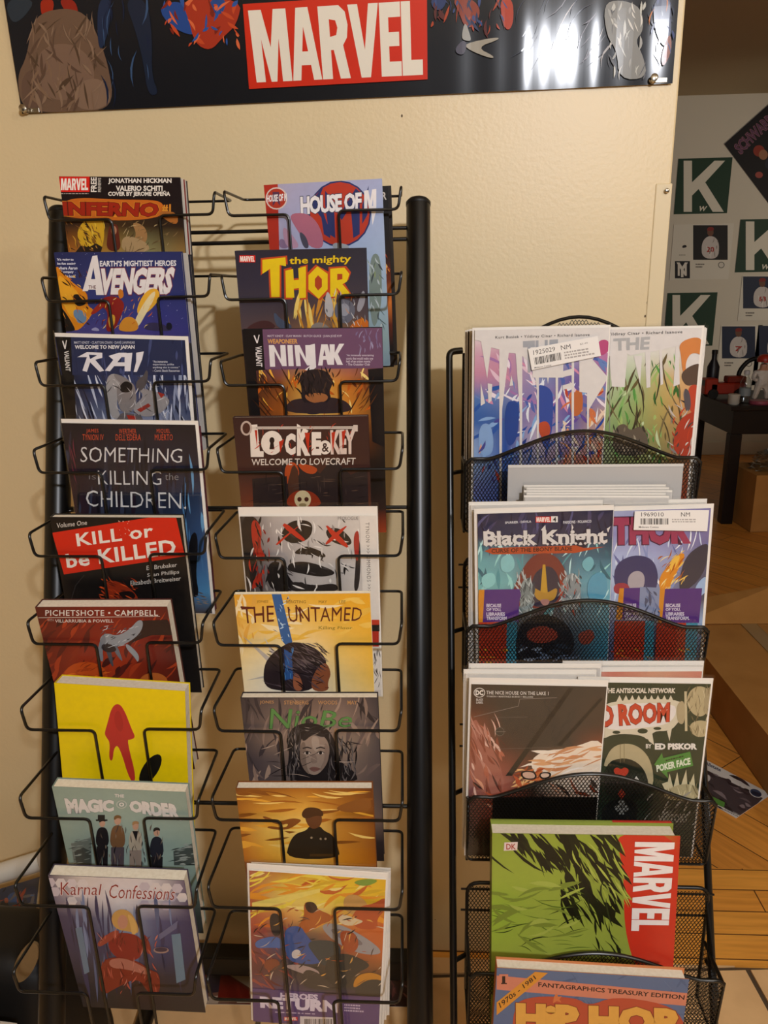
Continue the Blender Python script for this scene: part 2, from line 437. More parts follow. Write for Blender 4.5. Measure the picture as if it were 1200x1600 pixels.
    def barcode(s, quad, seed=1, n=26, col='2a2624'):
        f = s._map(quad, 0); rnd = random.Random(seed); x = 0; s.k += 1; bars = []
        while x < 1:
            wv = rnd.choice((.012, .02, .034)); bars.append((x, min(1, x + wv))); x += wv + rnd.choice((.012, .02, .03))
        for a, b in bars: s._uvpoly([f(a, 0), f(b, 0), f(b, 1), f(a, 1)], lin(col))
        return s
    def tiny(s, quad, col, rows=3, seed=1, fill_=.55):                 # lines of print too small to read
        f = s._map(quad, 0); rnd = random.Random(seed); s.k += 1
        for r in range(rows):
            x = 0; e = rnd.uniform(.7, 1)
            while x < e:
                wv = rnd.uniform(.04, .12); b = min(e, x + wv)
                y0, y1 = (r + (1 - fill_) / 2) / rows, (r + (1 + fill_) / 2) / rows
                s._uvpoly([f(x, y0), f(b, y0), f(b, y1), f(x, y1)], lin(col)); x = b + .025
        return s
    def build(s, name, parent, m='print'):
        return s.mb.build(name, M[m] if isinstance(m, str) else m, parent)
TS = {}
def text_size(t, bold, space):
    k = (t, bold, space)
    if k in TS: return TS[k]
    c = bpy.data.curves.new('t', 'FONT'); c.body = t; c.offset = bold; c.resolution_u = 2; c.space_character = space
    o = bpy.data.objects.new('t', c); COL.objects.link(o); bpy.context.view_layer.update()
    me = o.evaluated_get(bpy.context.evaluated_depsgraph_get()).to_mesh()
    xs = [v.co.x for v in me.vertices]; ys = [v.co.y for v in me.vertices]
    TS[k] = (max(xs) - min(xs), max(ys) - min(ys))
    bpy.data.objects.remove(o); bpy.data.curves.remove(c)
    return TS[k]

# ------------------------------------------------------------------ the room shell
WX1 = on_y(1052, 250, 0).x                    # right end of the near wall
FARY = 4.62; CEIL = 2.46
tile_y = on_z(1150, 1509, 0).y                # tile meets the oak border
bord_y = on_z(1150, 1357, 0).y                # border meets the slanted boards
def slab(name, x0, x1, y0, y1, z0, z1, m, bevel=0):
    mb = MB(); mb.box(x0, x1, y0, y1, z0, z1); o = structure(mb.build(name, M[m], None, bevel)); return o
slab('wall_back', -2.4, WX1, 0.0, 0.11, 0, CEIL, 'wall', 0.003)
slab('wall_far', -3.2, 4.4, FARY, FARY + 0.1, 0, CEIL, 'farwall')
slab('wall_left', -2.5, -2.4, -4.2, 0.11, 0, CEIL, 'wall')
slab('wall_right', 4.4, 4.5, -4.2, FARY, 0, CEIL, 'farwall')
slab('ceiling', -3.2, 4.5, -4.3, FARY + 0.1, CEIL, CEIL + 0.1, 'ceil')
slab('floor', -3.2, 4.5, bord_y, FARY + 0.1, -0.1, 0, 'parquet')
slab('floor_border', -3.2, 4.5, tile_y, bord_y, -0.1, 0.0, 'oakedge')
slab('baseboard_far', -3.2, 4.4, FARY - 0.015, FARY, 0, 0.10, 'farwall', 0.004)
slab('floor_grout', -3.2, 4.5, -4.3, tile_y, -0.1, -0.004, 'grout')
# stone tiles: one seam runs diagonally past the right of the rack
def tiles():
    mb = MB(); a = on_z(1167, 1512, 0); b = on_z(1200, 1572, 0); d = (b - a).normalized(); d.z = 0
    ang = math.atan2(d.y, d.x); u = Vector((math.cos(ang), math.sin(ang), 0)); v = Vector((-u.y, u.x, 0)); S = 0.305; g = 0.005
    for i in range(-12, 12):
        for j in range(-12, 12):
            q = [a + u * (i * S + s) + v * (j * S + t) for s, t in ((g, g), (S - g, g), (S - g, S - g), (g, S - g))]
            pts = [(p.x + 3.2, p.y + 4.3) for p in q]
            pts = clip(pts, 7.7, 4.3 + tile_y)
            if len(pts) < 3: continue
            n = len(pts); top = [(x - 3.2, y - 4.3, 0.0) for x, y in pts]; bot = [(x, y, -0.01) for x, y, z in top]
            mb.add(top + bot, [tuple(range(n))] + [(k, n + k, n + (k + 1) % n, (k + 1) % n) for k in range(n)])
    return structure(mb.build('floor_tile', M['tile']))
tiles()
# corner strip screwed to the wall's end
c0 = on_y(1041, 286, -0.004); c1 = on_y(1022, 500, -0.004)
mb = MB(); mb.box(WX1 - 0.022, WX1 + 0.0015, -0.0015, 0.1115, 0.0, c0.z); tr = structure(mb.build('trim_1', M['trim'], None, 0.0015))
p = on_y(1043, 298, -0.004)
mb = MB(); mb.lathe([(0.0035, 0), (0.0035, 0.0012), (0.002, 0.002)], (p.x - 0.001, -0.004, p.z), Vector((0, -1, 0)), 12); mb.build('trim_screw', M['metal'], tr)['label'] = 'brass screw head'
# small holes in the wall paint
mb = MB()
for (px, py, rx, rz) in ((1013, 473, .0025, .0035), (1008, 494, .0012, .002), (628, 181, .0012, .002), (680, 1437, .001, .001)):
    q = on_y(px, py, -0.0004)
    mb.add([(q.x + rx * math.cos(t), -0.0004, q.z + rz * math.sin(t)) for t in [k * .6283 for k in range(10)]], [tuple(range(10))])
ho = structure(mb.build('trim_2', M['grout'])); ho.name = 'wall_hole'; ho['label'] = 'small dark nail holes in the cream wall'

# ------------------------------------------------------------------ the tall wire rack
PT = CAM + ray(653.5, 318) * 1.045; PB = CAM + ray(656, 1600) * 0.955
LEAN = (PT.y - PB.y) / (PT.z - PB.z)                       # y gained per metre of height
def fy(z): return PT.y + (z - PT.z) * LEAN                   # the frame plane
fn = Vector((0, -1, LEAN)).normalized()
fdown = Vector((0, -LEAN, -1)).normalized()
def on_frame(px, py, off=0.0): return hit(px, py, (0, PT.y - off, PT.z), fn)   # off: metres in front of the frame, level
PD = 0.105                                                   # pocket depth
XL = on_frame(96, 335).x; XR = PT.x
rack = empty('wire_book_rack', (0.5 * (XL + XR), fy(0), 0))
tag(rack, 'tall black wire book rack with two pole uprights leaning towards cream wall', 'book rack')
inv = Matrix.Translation(-Vector(rack.location))
def kid(mb, name, m, root, bevel=0):
    o = mb.build(name, M[m], root, bevel); o.matrix_parent_inverse = root.matrix_world.inverted(); return o
for x in (XL, XR):
    top = Vector((x, fy(PT.z), PT.z)); bot = Vector((x + (.038 if x == XL else 0), fy(0.012), 0.012)); r = 0.0163
    mb = MB(); mb.lathe([(r, 0), (r, (top - bot).length - .004)], bot, top - bot, 28); po = kid(mb, 'pole', 'pole', rack)
    mb = MB(); mb.lathe([(r, -.004), (r + .0006, -.003), (r + .0006, .001), (r - .002, .004), (r - .008, .0055)], top, top - bot, 28); cp = mb.build('pole_cap', M['black'], po)
    mb = MB(); mb.tube([(bot.x, fy(0.02) - .06, .016), (x, -0.06, .016)], .015, 14); kid(mb, 'foot', 'pole', rack)
q = on_y(470, 1497, -0.075)
mb = MB(); mb.box(XL - .02, XR + .02, -0.10, -0.065, q.z - .021, q.z + .021); kid(mb, 'rear_crossbar', 'pole', rack, .003)
for x in (XL, XR):
    mb = MB(); mb.tube([(x, -0.083, .016), (x, -0.083, q.z)], .014, 14); kid(mb, 'rear_post', 'pole', rack)
for py, r in ((359.5, .0026), (377, .0028), (793, .0024), (1257, .0028)):
    z = on_frame(480, py).z
    mb = MB(); mb.tube([(XL + .038 * (1 - z / PT.z), fy(z), z), (XR, fy(z), z)], r, 10); kid(mb, 'crossbar', 'wire', rack)
# ten tiers of two wire pockets
RAILY = ((343, 335), (471, 468), (604, 603.5), (742, 741), (874, 877), (1013, 1015), (1149, 1151), (1289, 1292), (1428, 1431), (1565, 1577))
WR = 0.0018
colx = []
for x4 in ((55, 159, 236, 326), (342, 443, 528, 627)): colx.append([on_frame(x, 604, PD).x for x in x4])
RAILZ = []; rnd = random.Random(5)
for i, (a, b) in enumerate(RAILY):
    zs = (on_frame(100, a, PD).z, on_frame(395, b, PD).z); RAILZ.append(zs)
    for c in (0, 1):
        z = zs[c]; zb = z + .029; zl = z - .203
        x0, x1, x2, x3 = [x + rnd.uniform(-.002, .002) for x in colx[c]]
        yf = fy(zb) - PD; yb = fy(zb) - .004
        zz = z + .003                                         # right half sits a touch higher
        ye = fy(zl) - .006
        xi = .008
        pts = [(x1 + .004, ye, zl), (x1 + .004, yf + .002, zl), (x1, yf, z), (x0 + .004, yf, z), (x0, yf, zb), (x0 + .003, yb, zb),
               (x3 - .003, yb, zb), (x3, yf, zb), (x3 - .004, yf, zz), (x2, yf, zz), (x2 + .004, yf + .002, zl), (x2 + .004, ye, zl)]
        mb = MB(); mb.tube(pts, WR, 8, fillet=.007); kid(mb, 'wire_pocket', 'wire', rack)

# ------------------------------------------------------------------ books
def place(tl, tr, pivot, n0, lean, W=None, asp=1.535, H=None, rollfix=0.0, yawv=0.0):
    """a cover plane through the point pivot, leaning by lean degrees; its top edge runs tl -> tr as photographed"""
    l = R(lean); n = Vector((math.sin(R(yawv)), -math.cos(l), -math.sin(l))).normalized()
    A = hit(tl[0], tl[1], pivot, n); B = hit(tr[0], tr[1], pivot, n)
    ex = (B - A); Wd = W or ex.length; ex.normalize()
    ey = -n.cross(ex).normalized()
    if ey.z > 0: ey = -ey
    if rollfix:
        a = R(rollfix); ex, ey = ex * math.cos(a) + ey * math.sin(a), ey * math.cos(a) - ex * math.sin(a)
    return Sheet(A, ex, ey, Wd, H or Wd * asp)

def book(sh, name, label, cat, t, group=None, pages='pages', back='1a1718', spine=None, over=0.0015, m='print', bend=0):
    """a paperback: printed cover shell round a paper block"""
    root = empty(name, sh.mat4()); tag(root, label, cat, group)
    W, H = sh.W, sh.H; ct = 0.0006
    c = lin(back); sp = lin(spine or back)
    if not sh.bg: sh.fill(back)
    sh.mb.box(-W / 2, W / 2, 0.00005, ct, 0, H, c)
    sh.mb.box(-W / 2, W / 2, t - ct, t, 0, H, c)
    sh.mb.box(-W / 2, -W / 2 + ct, ct, t - ct, 0, H, sp)
    sh.build('cover', root, m)
    if t > 0.002:
        mb = MB(); mb.box(-W / 2 + ct * 1.5, W / 2 - over, ct * 1.1, t - ct * 1.1, over, H - over); mb.build('pages', M[pages], root)
    return root

def bagged(sh, name, label, cat, t=0.0045, group=None, border=(.004, .006, .004), m='print', root=None):
    """a comic with its white backing board inside a clear bag; border: left, top, right"""
    root = empty(name, sh.mat4()); tag(root, label, cat, group)
    W, H = sh.W, sh.H; l, tp, r = border
    sh.mb.box(-W / 2, W / 2, 0.00005, 0.0016, 0, H, lin('e8e2d8'))
    sh.build('comic', root, m)
    mb = MB(); mb.box(-W / 2 - l, W / 2 + r, .0022, .0032, -.002, H + tp); mb.build('backing_board', M['board'], root)
    x0, x1, z0, z1 = -W / 2 - l - .0012, W / 2 + r + .0012, -.004, H + tp + .004; y0, y1 = -.0016, t
    mb = MB(); mb.add([(x0, 0.001, z0), (x1, 0.001, z0), (x1, 0.001, z1), (x0, 0.001, z1), (x0 + .003, y0, z0), (x1 - .003, y0, z0), (x1 - .003, y0, z1 - .002), (x0 + .003, y0, z1 - .002)],
                      [(4, 5, 6, 7), (0, 4, 7, 3), (5, 1, 2, 6)])
    mb.add([(x0, .001, z0), (x1, .001, z0), (x1, y1, z1), (x0, y1, z1)], [(0, 1, 2, 3)])
    mb.build('clear_bag', M['bag'], root)
    return root
def boards(sh, name, label, cat, t=.004, group=None, col='efe9e0', m='matte'):
    root = empty(name, sh.mat4()); tag(root, label, cat, group)
    W, H = sh.W, sh.H
    if not sh.bg: sh.fill(col)
    sh.mb.box(-W / 2, W / 2, .00005, .0016, 0, H, lin(col)); sh.build('comic', root, m)
    mb = MB(); mb.box(-W / 2, W / 2, .002, .003, 0, H + .003); mb.build('backing_board', M['board'], root)
    return root

def rackbook(row, c, tl, tr, gap=.004, lean=5.0, **k):
    z = RAILZ[row][c]; y = fy(z + .029) - PD + WR + gap
    sh = place(tl, tr, Vector((0, y, z)), None, lean, **k)
    if 'asp' not in k: sh.H = (sh.O.z - (z - .2)) / -sh.ey.z - .002 - abs(sh.ex.z) * sh.W
    return sh

# ------------------------------------------------------------------ left column of the rack
G_L = 'paperbacks in the left column of the wire rack'
# tier 1: stack of thin free preview magazines
def inferno(sh):
    sh.fill(['1c1214 1c1214 1c1214 1c1214', '1c1214 1c1214 1c1214 1c1214', '3a2416 4a3018 3a2a18 2a1c14', '9c5a20 b08030 8f8a5c 94703a', '8c8a60 9c9870 a09a78 a0885a', '7c7a58 8a8868 989070 a08458', '4a4030 5a5038 6a6048 5a4a30', '3a3028 4a4030 5a5038 4a3a28', '3a3028 4a4030 5a5038 4a3a28'])
    sh.marvel(93, 276, 140, 300)
    sh.text('FREE', [(142, 300), (142, 277), (151, 277), (151, 300)], 'e8e2d8', .03).text('PREVIEWS', [(153, 300), (153, 278), (158, 278), (158, 300)], 'c8c2b8', .02)
    sh.tiny((94, 301.5, 139, 303.5), 'b8b0a8', 1, 2)
    sh.text('JONATHAN HICKMAN', (169, 278.5, 268, 288), 'ece6dc', .035).text('VALERIO SCHITI', (181, 290, 254, 298.5), 'ece6dc', .035).text('COVER BY JEROME OPE\u00d1A', (169, 298, 266, 308), 'ece6dc', .035)
    sh.smooth('93 318 120 308 180 312 240 312 256 318 258 338 200 346 100 340 92 330', 'c86a20')
    sh.text('INFERNO', [(97, 315), (250, 317), (246, 339), (99, 337)], 'a02814', .05, [('e08a28', .05), ('5a1a10', .025)])
    sh.text('#1', (253, 319, 267, 333), 'd89030', .04, ('7a2410', .02))
    sh.smooth('132 342 160 340 164 366 158 394 132 394 118 366', 'd8a828').strokes(22, (134, 346, 162, 392), '2c1c10 8a5c1c e8c040', (8, 20), (1.5, 4), (30, 80), 14).smooth('172 350 184 350 186 366 190 392 166 392 168 366', '6a2c1c').ell(178, 360, 4.5, 7, 'b88060').smooth('205 346 226 352 232 372 222 386 206 380 214 366', 'a87c4c').smooth('240 330 278 330 278 356', 'b06a2c')
    sh.poly('118 394 126 384 140 386 150 380 160 386 158 394', '2c2018').smooth('190 372 204 368 232 380 234 394 190 394', 'b49468')
    sh.strokes(40, (96, 344, 160, 392), '5a3a1c 3a2414 c89030 8a5a2c', (5, 16), (.7, 2), (20, 80), 4).strokes(40, (190, 344, 276, 392), '6a5030 c0a878 4a3820 8a7048', (5, 16), (.7, 2), (100, 170), 5)
for k in range(5):
    dx = (0, 4, 6, 8, 10)[k]
    sh = rackbook(0, 0, (92 + dx * .5, 275.5 + dx * .6), (281 + dx * 1.05, 277 + dx * .55), .003 + .0042 * k, 4, asp=1.5)
    if k == 0: inferno(sh)
    else: sh.fill(('c8c0b4', '7a1c18', 'b8b0a4', '3a3434')[k - 1])
    book(sh, 'preview_magazine', ('black topped preview magazine with fiery orange title, front of top left pocket', 'pale magazine right behind the black topped preview magazine', 'dark red edged magazine in the top left wire pocket', 'light grey edged magazine behind the red edged one', 'dark magazine at the very back of the top left wire pocket')[k], 'magazine', .0032, 'magazines in the top left pocket', back=('1c1214', 'cfc8bc', '8a2420', 'c0b8ac', '3a3434')[k])
# tier 2
def avengers(sh):
    sh.fill(['262c58 2a3060 2c3268 2a3064', '2a3060 323a74 303870 2c3468', '343a74 3a3e80 3a3c84 343878', '4a4684 54488c 50428c 403c80', '3a3a70 5a4a88 5a4a90 443e84', '3a3a70 4a4480 50468c 443e84', '303468 303468 303468 2c3064', '2c2c58 2c2c58 2c2c58 2c2c58'])
    sh.dots(90, (84, 395, 296, 516), 'b8c0e8', (.25, .6), 8)
    for i, t in enumerate(("'It's going to", 'be fun seeing', 'where Aaron', 'and company', "take this book'")): sh.text(t, (89 + i * .6, 403.5 + i * 6.4, 115 + (i % 3) * 3, 408.5 + i * 6.4), 'd8dcec', .03)
    sh.smooth('84 410 100 428 116 444 138 458 136 478 148 484 138 500 124 516 112 516 92 480', 'd8861c').smooth('88 424 112 446 126 462 118 484 112 500 96 470', 'e8a82c').smooth('112 458 132 462 136 476 118 480', '1c1818').smooth('86 470 100 484 116 510 118 518 90 518', '181616').smooth('112 482 134 486 136 504 120 506', '6a88a8')
    sh.strokes(36, (90, 425, 140, 510), 'f0c040 b85a14 3a2010 e89820', (6, 20), (.8, 2.4), (30, 75), 2)
    sh.text('EARTH\u2019S MIGHTIEST HEROES', [(156, 407.5), (275.5, 406.5), (275.5, 415.5), (156, 416.5)], 'e4e4ea', .03)
    sh.poly('144.5 400 152 399 162.5 461 150.5 461 149 447 142 447 137 455 129 455', 'e6e2e2').poly('146 418 149 436 142.5 436', '303870')
    sh.text('VENGERS', [(156, 419), (273.5, 417), (268, 460), (156, 461)], 'e6e2e2', .055, ('7a3444', .03), slant=.03, space=.95).rect(137, 444.5, 152, 452.5, 'e6e2e2').text('THE', (138.5, 446, 150, 451), '5a2430', .02)
    sh.smooth('212 488 222 462 236 450 248 452 250 466 238 482 222 494', 'e8b038').smooth('208 506 222 478 236 458 244 454 240 470 226 494 216 512', 'e8d8a8').smooth('186 508 194 496 206 494 216 504 216 518 186 518', 'd89030')
    sh.smooth('160 464 182 462 196 474 190 492 178 518 164 518 170 488 158 478', '8a2420').smooth('184 452 192 452 194 464 186 468', 'c87828').smooth('168 494 180 490 180 506 172 516', 'd8a038').smooth('150 478 166 466 170 472 150 490 140 492', '9a2c20')
    sh.smooth('140 516 150 510 158 518', '9a98c0').smooth('222 516 230 504 248 504 262 510 272 518', '3a3454').smooth('260 504 268 504 270 514 260 516', '1c1c28')
    sh.strokes(30, (150, 466, 250, 514), 'f0d080 5a1a18 c86020 e8a840', (4, 14), (.6, 1.8), (100, 160), 9)
for k in range(3):
    sh = rackbook(1, 0, ((84, 394.5), (91, 397), (97, 398))[k], ((283, 393.5), (291, 395.5), (297, 398))[k], .003 + .0075 * k, 5)
    if k == 0: avengers(sh)
    elif k == 1: sh.fill('b8b2ac')
    else: sh.fill(['2a2a34', '2a2a34', '1c1c20', '3a3c40', '1a1a1c'])
    book(sh, 'paperback', ('starry blue paperback with big white title and orange flames', 'pale edged paperback just behind the starry blue paperback', 'dark paperback two behind the starry blue paperback')[k], 'book', .0068, G_L, back=('262c58', 'b8b2ac', '1c1c20')[k])
# tier 3
def rai(sh):
    sh.fill(['1c1c20 2c3450 30385c 2c3454 242c48', '1a1a1e 2a3458 343e68 303a60 283050', '1c1c22 343e64 404a74 3a4468 303858', '1a1a20 6a7490 8a94b0 9aa2bc 5a6484', '16161a 5a6480 a8b0c4 a8b0c8 4a5474', '16161a 3a4460 8890a8 8890a8 3a4464', '14141a 2a3450 5a6480 5a6480 2a3450', '14141a 2a3450 3a4460 3a4460 2a3450'])
    sh.strokes(70, (112, 590, 296, 690), 'c8d0e4 8a94b4 2a3250 e0e4f0 1c2238', (30, 70), (1, 5), (62, 80), 6, .05).strokes(24, (215, 586, 296, 650), 'd8dcec 9aa4c0 343c5c', (30, 60), (1, 6), (88, 94), 7, .02)
    sh.poly('85 522 112 524 122 700 112 700 92 640', '121214').poly('84 523 292 529 296 586 96 586 90 560', '2c3456')
    sh.poly('86 523 111 524 113 586 97 586', '131316').strokes(30, (118, 530, 292, 584), '3a4470 242c4c 485280', (10, 40), (1, 5), (80, 100), 3, .05)
    sh.line('98 532.5 102 545', 2, 'e6e4e0').line('102 545 104 531.5', 1.4, 'e6e4e0').text('VALIANT', [(107.5, 548), (110.5, 580), (103, 580), (100, 548)], 'e6e4e0', .02)
    sh.text('MATT KINDT \u00b7 CLAYTON CRAIN \u00b7 DAVE LANPHEAR', (116, 533, 211, 537.2), 'c4c8d8', .01).text('WELCOME TO NEW JAPAN', (117, 539, 210.5, 546.8), 'e6e6ea', .035)
    sh.poly('121 558 136 550 160 551 160 559 149 562 163 579 156 581 141 566 136 581 129 579 136 558', 'eceaf0').poly('139 554 152 555 141 561', '2c3456').poly('164 579 186 551 198 551 198 558 190 558 172 580', 'eceaf0').poly('178 566 198 566 198 572 176 572', 'eceaf0').poly('170 556 186 551 192 551 178 563', 'eceaf0').poly('213 551 225 549 222 562 214 581 209 581 213 565', 'eceaf0').poly('195 552 207 551 204 580 195 580', 'eceaf0')
    for i in range(4): sh.text(('\u201cAn immersive', 'experience, unlike', 'anything else in comics.\u201d', '- Comic Book Resources')[i], (239, 563 + i * 4.7, (262, 272, 281, 281)[i], 566.8 + i * 4.7), 'd0d4e0', .015)
    # a plain grey figure crouching in shadowed light
    sh.smooth('166 590 178 582 190 590 186 610 182 634 190 652 176 656 166 628', 'a8a4a4').smooth('216 606 240 610 262 620 266 630 252 646 232 652 214 648 206 636 226 620', 'a09a9a').smooth('176 582 198 590 206 600 200 606 182 594', '8a8484').smooth('182 606 190 596 206 596 212 606 214 630 204 646 190 644 184 628', '8c8482').smooth('186 604 196 594 208 600 206 612 190 614', '1c1a1c').smooth('214 594 224 588 228 578 232 580 230 600 220 612 212 606', '5a5456').smooth('184 644 206 646 226 650 224 690 180 690', '6a6264').poly('246 612 258 616 252 622', 'a83428').poly('214 640 232 630 236 634 220 644', 'a03428').poly('198 648 212 650 214 660 202 658', 'b03428')
    sh.strokes(46, (168, 588, 262, 652), 'd8d4d4 5a5456 c0bcbc 3a3638', (6, 18), (.6, 2), (20, 160), 12)
bagged((lambda sh: (rai(sh), sh)[1])(rackbook(2, 0, (86, 526), (289, 531.5), .006, 5)), 'bagged_comic', 'white bordered dark blue comic with short slanted white title', 'comic book', .006, G_L, (.001, .0042, .0035))
sh = rackbook(2, 0, (93, 532), (297, 537), .016, 5); sh.fill(['2a2a30', '3a3c44', '222228', '50525a', '2a2a30', '1a1a1e'])
book(sh, 'paperback', 'dark grey paperback showing only its right edge behind the white bordered blue comic', 'book', .006, G_L, back='26262c')
# tier 4
def something(sh):
    sh.fill(['1c1a22 1c1a22 1e1c28 1c1c26 1c1a22', '1c1a22 201e2c 22222e 222232 1e1e2c', '2a1a24 20202c 22242e 24263a 20263a', '301c28 1e2030 242a38 262c42 283c5c', '301c2a 20222e 262c3c 28344c 34507a', '2a1a24 1c1e28 26303c 2c3a54 3a5c8c', '241a20 1c1e28 222c38 34507a 4878ac', '1c1a1c 1c1c20 222a34 4a7cb0 5090c0', '1c1a1c 1c1c20 3a3838 4a4444 4a4040'])
    sh.strokes(60, (100, 690, 300, 800), '2a2c3c 161620 343a50 241a28', (20, 70), (2, 8), (84, 96), 4, .05).strokes(16, (284, 720, 322, 930), '5a90c0 4878a8 1a1c28 6aa0cc', (30, 80), (2, 7), (82, 92), 5, .1).strokes(14, (96, 680, 118, 790), '6a2c3c 3a1c28', (20, 50), (1, 2.4), (75, 86), 6, .1)
    for t, x0, x1 in (('JAMES', 135, 154), ('WERTHER', 186, 213), ('MIQUEL', 245, 266)): sh.text(t, (x0, 670, x1, 677.5), 'cc5030', 0, space=1.1)
    for t, x0, x1 in (('TYNION IV', 129, 162), ('DELL\u2019EDERA', 181, 220), ('MUERTO', 242, 270)): sh.text(t, (x0, 678.5, x1, 688), 'cc5030', 0, space=1.1)
    k = dict(rough=.012)
    sh.text('SOMETHING', [(126, 698), (285, 701), (284, 723), (126, 722)], 'dcdcdc', -.008, seed=3, **k).text('is', (139, 740, 150, 749), '8a8a8c', -.012).text('KILLING', [(153, 735), (252, 736), (252, 758), (154, 757)], 'dcdcdc', -.008, seed=4, **k).text('the', (258, 739, 279, 750), '9a9a9c', -.012).text('CHILDREN.', [(134, 766), (291, 770), (291, 795), (135, 791)], 'dcdcdc', -.008, seed=5, **k)
    sh.smooth('296 840 306 828 310 850 306 900 312 930 300 935 294 880', '141418').strokes(12, (306, 925, 326, 945), '8a8078 5a504c', (6, 14), (1, 2.4), (0, 40), 8)
bagged((lambda sh: (something(sh), sh)[1])(rackbook(3, 0, (96, 661), (305, 664), .005, 5)), 'bagged_comic', 'dark comic with three lines of large hand drawn white lettering', 'comic book', .006, G_L, (.001, .0045, .0032))
sh = rackbook(3, 0, (104, 664), (312, 667), .014, 5); sh.fill(['5a2430', '4a2028', '3a1a20', '5a2c34'])
book(sh, 'paperback', 'maroon paperback peeking out right of the hand lettered dark comic', 'book', .005, G_L, back='5a2430')
# tier 5
def kill(sh):
    sh.fill(['161414', '141212', '151313', '181616'])
    sh.text('Volume One', [(88.5, 817.5), (136, 812.5), (136, 820), (88.5, 825)], 'c8c2ba', .008)
    sh.poly('81.5 832.5 246 806.5 275 807.5 289 869 100 897.5', 'cf2a16')
    sh.text('KILL or', [(118, 834), (238, 818), (240, 839), (121, 854)], 'ece4da', .02, space=1.06).text('be KILLED', [(102, 866), (273, 842), (276, 866), (105, 888)], 'ece4da', .025, space=1.06)
    sh.dots(16, (182, 812, 204, 842), 'e8b0a0', (.4, 1.0), 4)
    sh.text('Ed Brubaker', [(229, 884), (276.5, 879), (276.5, 885.5), (229, 891)], 'c4c0ba', .006).text('Sean Phillips', [(230, 896), (280, 890), (280, 898), (230, 903)], 'c4c0ba', .006).text('Elizabeth Breitweiser', [(204, 907.5), (282.5, 900), (282.5, 907), (204, 915)], 'c4c0ba', .006)
    sh.smooth('162 910 178 906 200 916 214 930 216 938 180 940 164 936', '8a2c14').smooth('180 926 206 922 214 934 196 940', '1a1010').strokes(40, (158, 904, 214, 938), 'a83818 5a1c10 2a1210 c84c20', (6, 16), (.8, 2.6), (0, 60), 3)
    sh.line('112 935 118 915 132 898', .8, '3a3636')
book((lambda sh: (kill(sh), sh)[1])(rackbook(4, 0, (77.5, 808), (283, 809), .004, 5)), 'paperback', 'black paperback with tilted red banner and bold white title', 'book', .0125, G_L, back='161414')
# tier 6
def lair(sh):
    sh.fill(['5a241c 6a241c 7a241a 702018 5c1e18', '64241a 7c281a 8a2a1a 80241a 5c1e18', '6c241a 90301c a83a1c 7c2818 58201a', '64221a 8a2e1c 9c341c 702818 502018', '50201c 7a2c1c 94401e 70301c 4a201a', '40201e 6a2c1e a84c20 7a3c20 4a221c', '34201e 5a2c20 80401e 5a3020 402018'])
    sh.strokes(70, (62, 970, 285, 1060), '8a301c 5a201a a43c1e 461c18', (14, 46), (2, 8), (100, 150), 3, .3)
    sh.ell(134, 1056, 34, 22, 'c0501c').ell(240, 1065, 22, 14, 'b8642c')
    sh.strokes(30, (104, 1036, 166, 1064), 'd86a24 a84018 8a3418', (6, 20), (1, 3), (140, 200), 6)
    sh.text('PICHETSHOTE \u2022 CAMPBELL', (71, 953, 247, 962), 'e0d8d0', .012, space=1.1).line('60 965 250 963', .7, 'd8ccc0').text('WITH', (74, 967, 84, 970.5), 'b8a498', .0).text('VILLARRUBIA & POWELL', (86, 967.5, 177.5, 972.5), 'd8ccc4', .012)
    # a grey reaching hand and dark sleeve
    sh.poly('218 970 262 968 272 992 238 992 226 996 206 1004', '2c1c1c').smooth('154 1000 164 988 184 994 204 982 216 968 224 970 222 984 212 996 196 1006 180 1012 164 1010', '8e949c').smooth('156 1000 164 990 166 1004 160 1014 162 1032 158 1034 152 1020', '767c86').smooth('164 1004 172 1006 176 1030 178 1042 174 1040 166 1018', '4a4c54').smooth('176 1004 184 1010 190 1026 192 1034 186 1028 178 1016', '6a6e78').smooth('196 1004 208 1012 218 1024 216 1036 210 1026 198 1014', '90969e').smooth('158 1006 176 1006 184 1016 172 1020 160 1016', '2c2428')
    sh.strokes(40, (156, 976, 220, 1010), 'b4bac2 5c6068 c4c8ce 3a3a40', (4, 12), (.6, 1.8), (120, 170), 5)
book((lambda sh: (lair(sh), sh)[1])(rackbook(5, 0, (54.5, 948.5), (261, 948), .004, 8)), 'paperback', 'rust red paperback showing grey reaching hand above orange circles', 'book', .019, G_L, back='4a1c16')
# tier 7: plain bright yellow cover with an abstract red patch
def yellow(sh):
    sh.fill(['e6ca0c e8cc0a e8cc0a', 'e8cc0a e8cc0a e6ca0a', 'e6ca0a e7cb0a e4c808'])
    sh.smooth('174 1106 184 1098 194 1108 206 1140 212 1152 204 1156 198 1156 214 1218 204 1224 186 1164 178 1168 176 1190 170 1186 172 1160 166 1152 163 1146 168 1130', 'b8322a').smooth('178 1116 186 1108 194 1130 190 1146 180 1136', 'aa2c26')
    sh.ell(235, 1202, 12, 27, '14120f', 33)
book((lambda sh: (yellow(sh), sh)[1])(rackbook(6, 0, (84.5, 1067), (289, 1080), .005, 0)), 'paperback', 'thick plain yellow paperback with red shape and black oval', 'book', .021, G_L, back='d8bc0c')
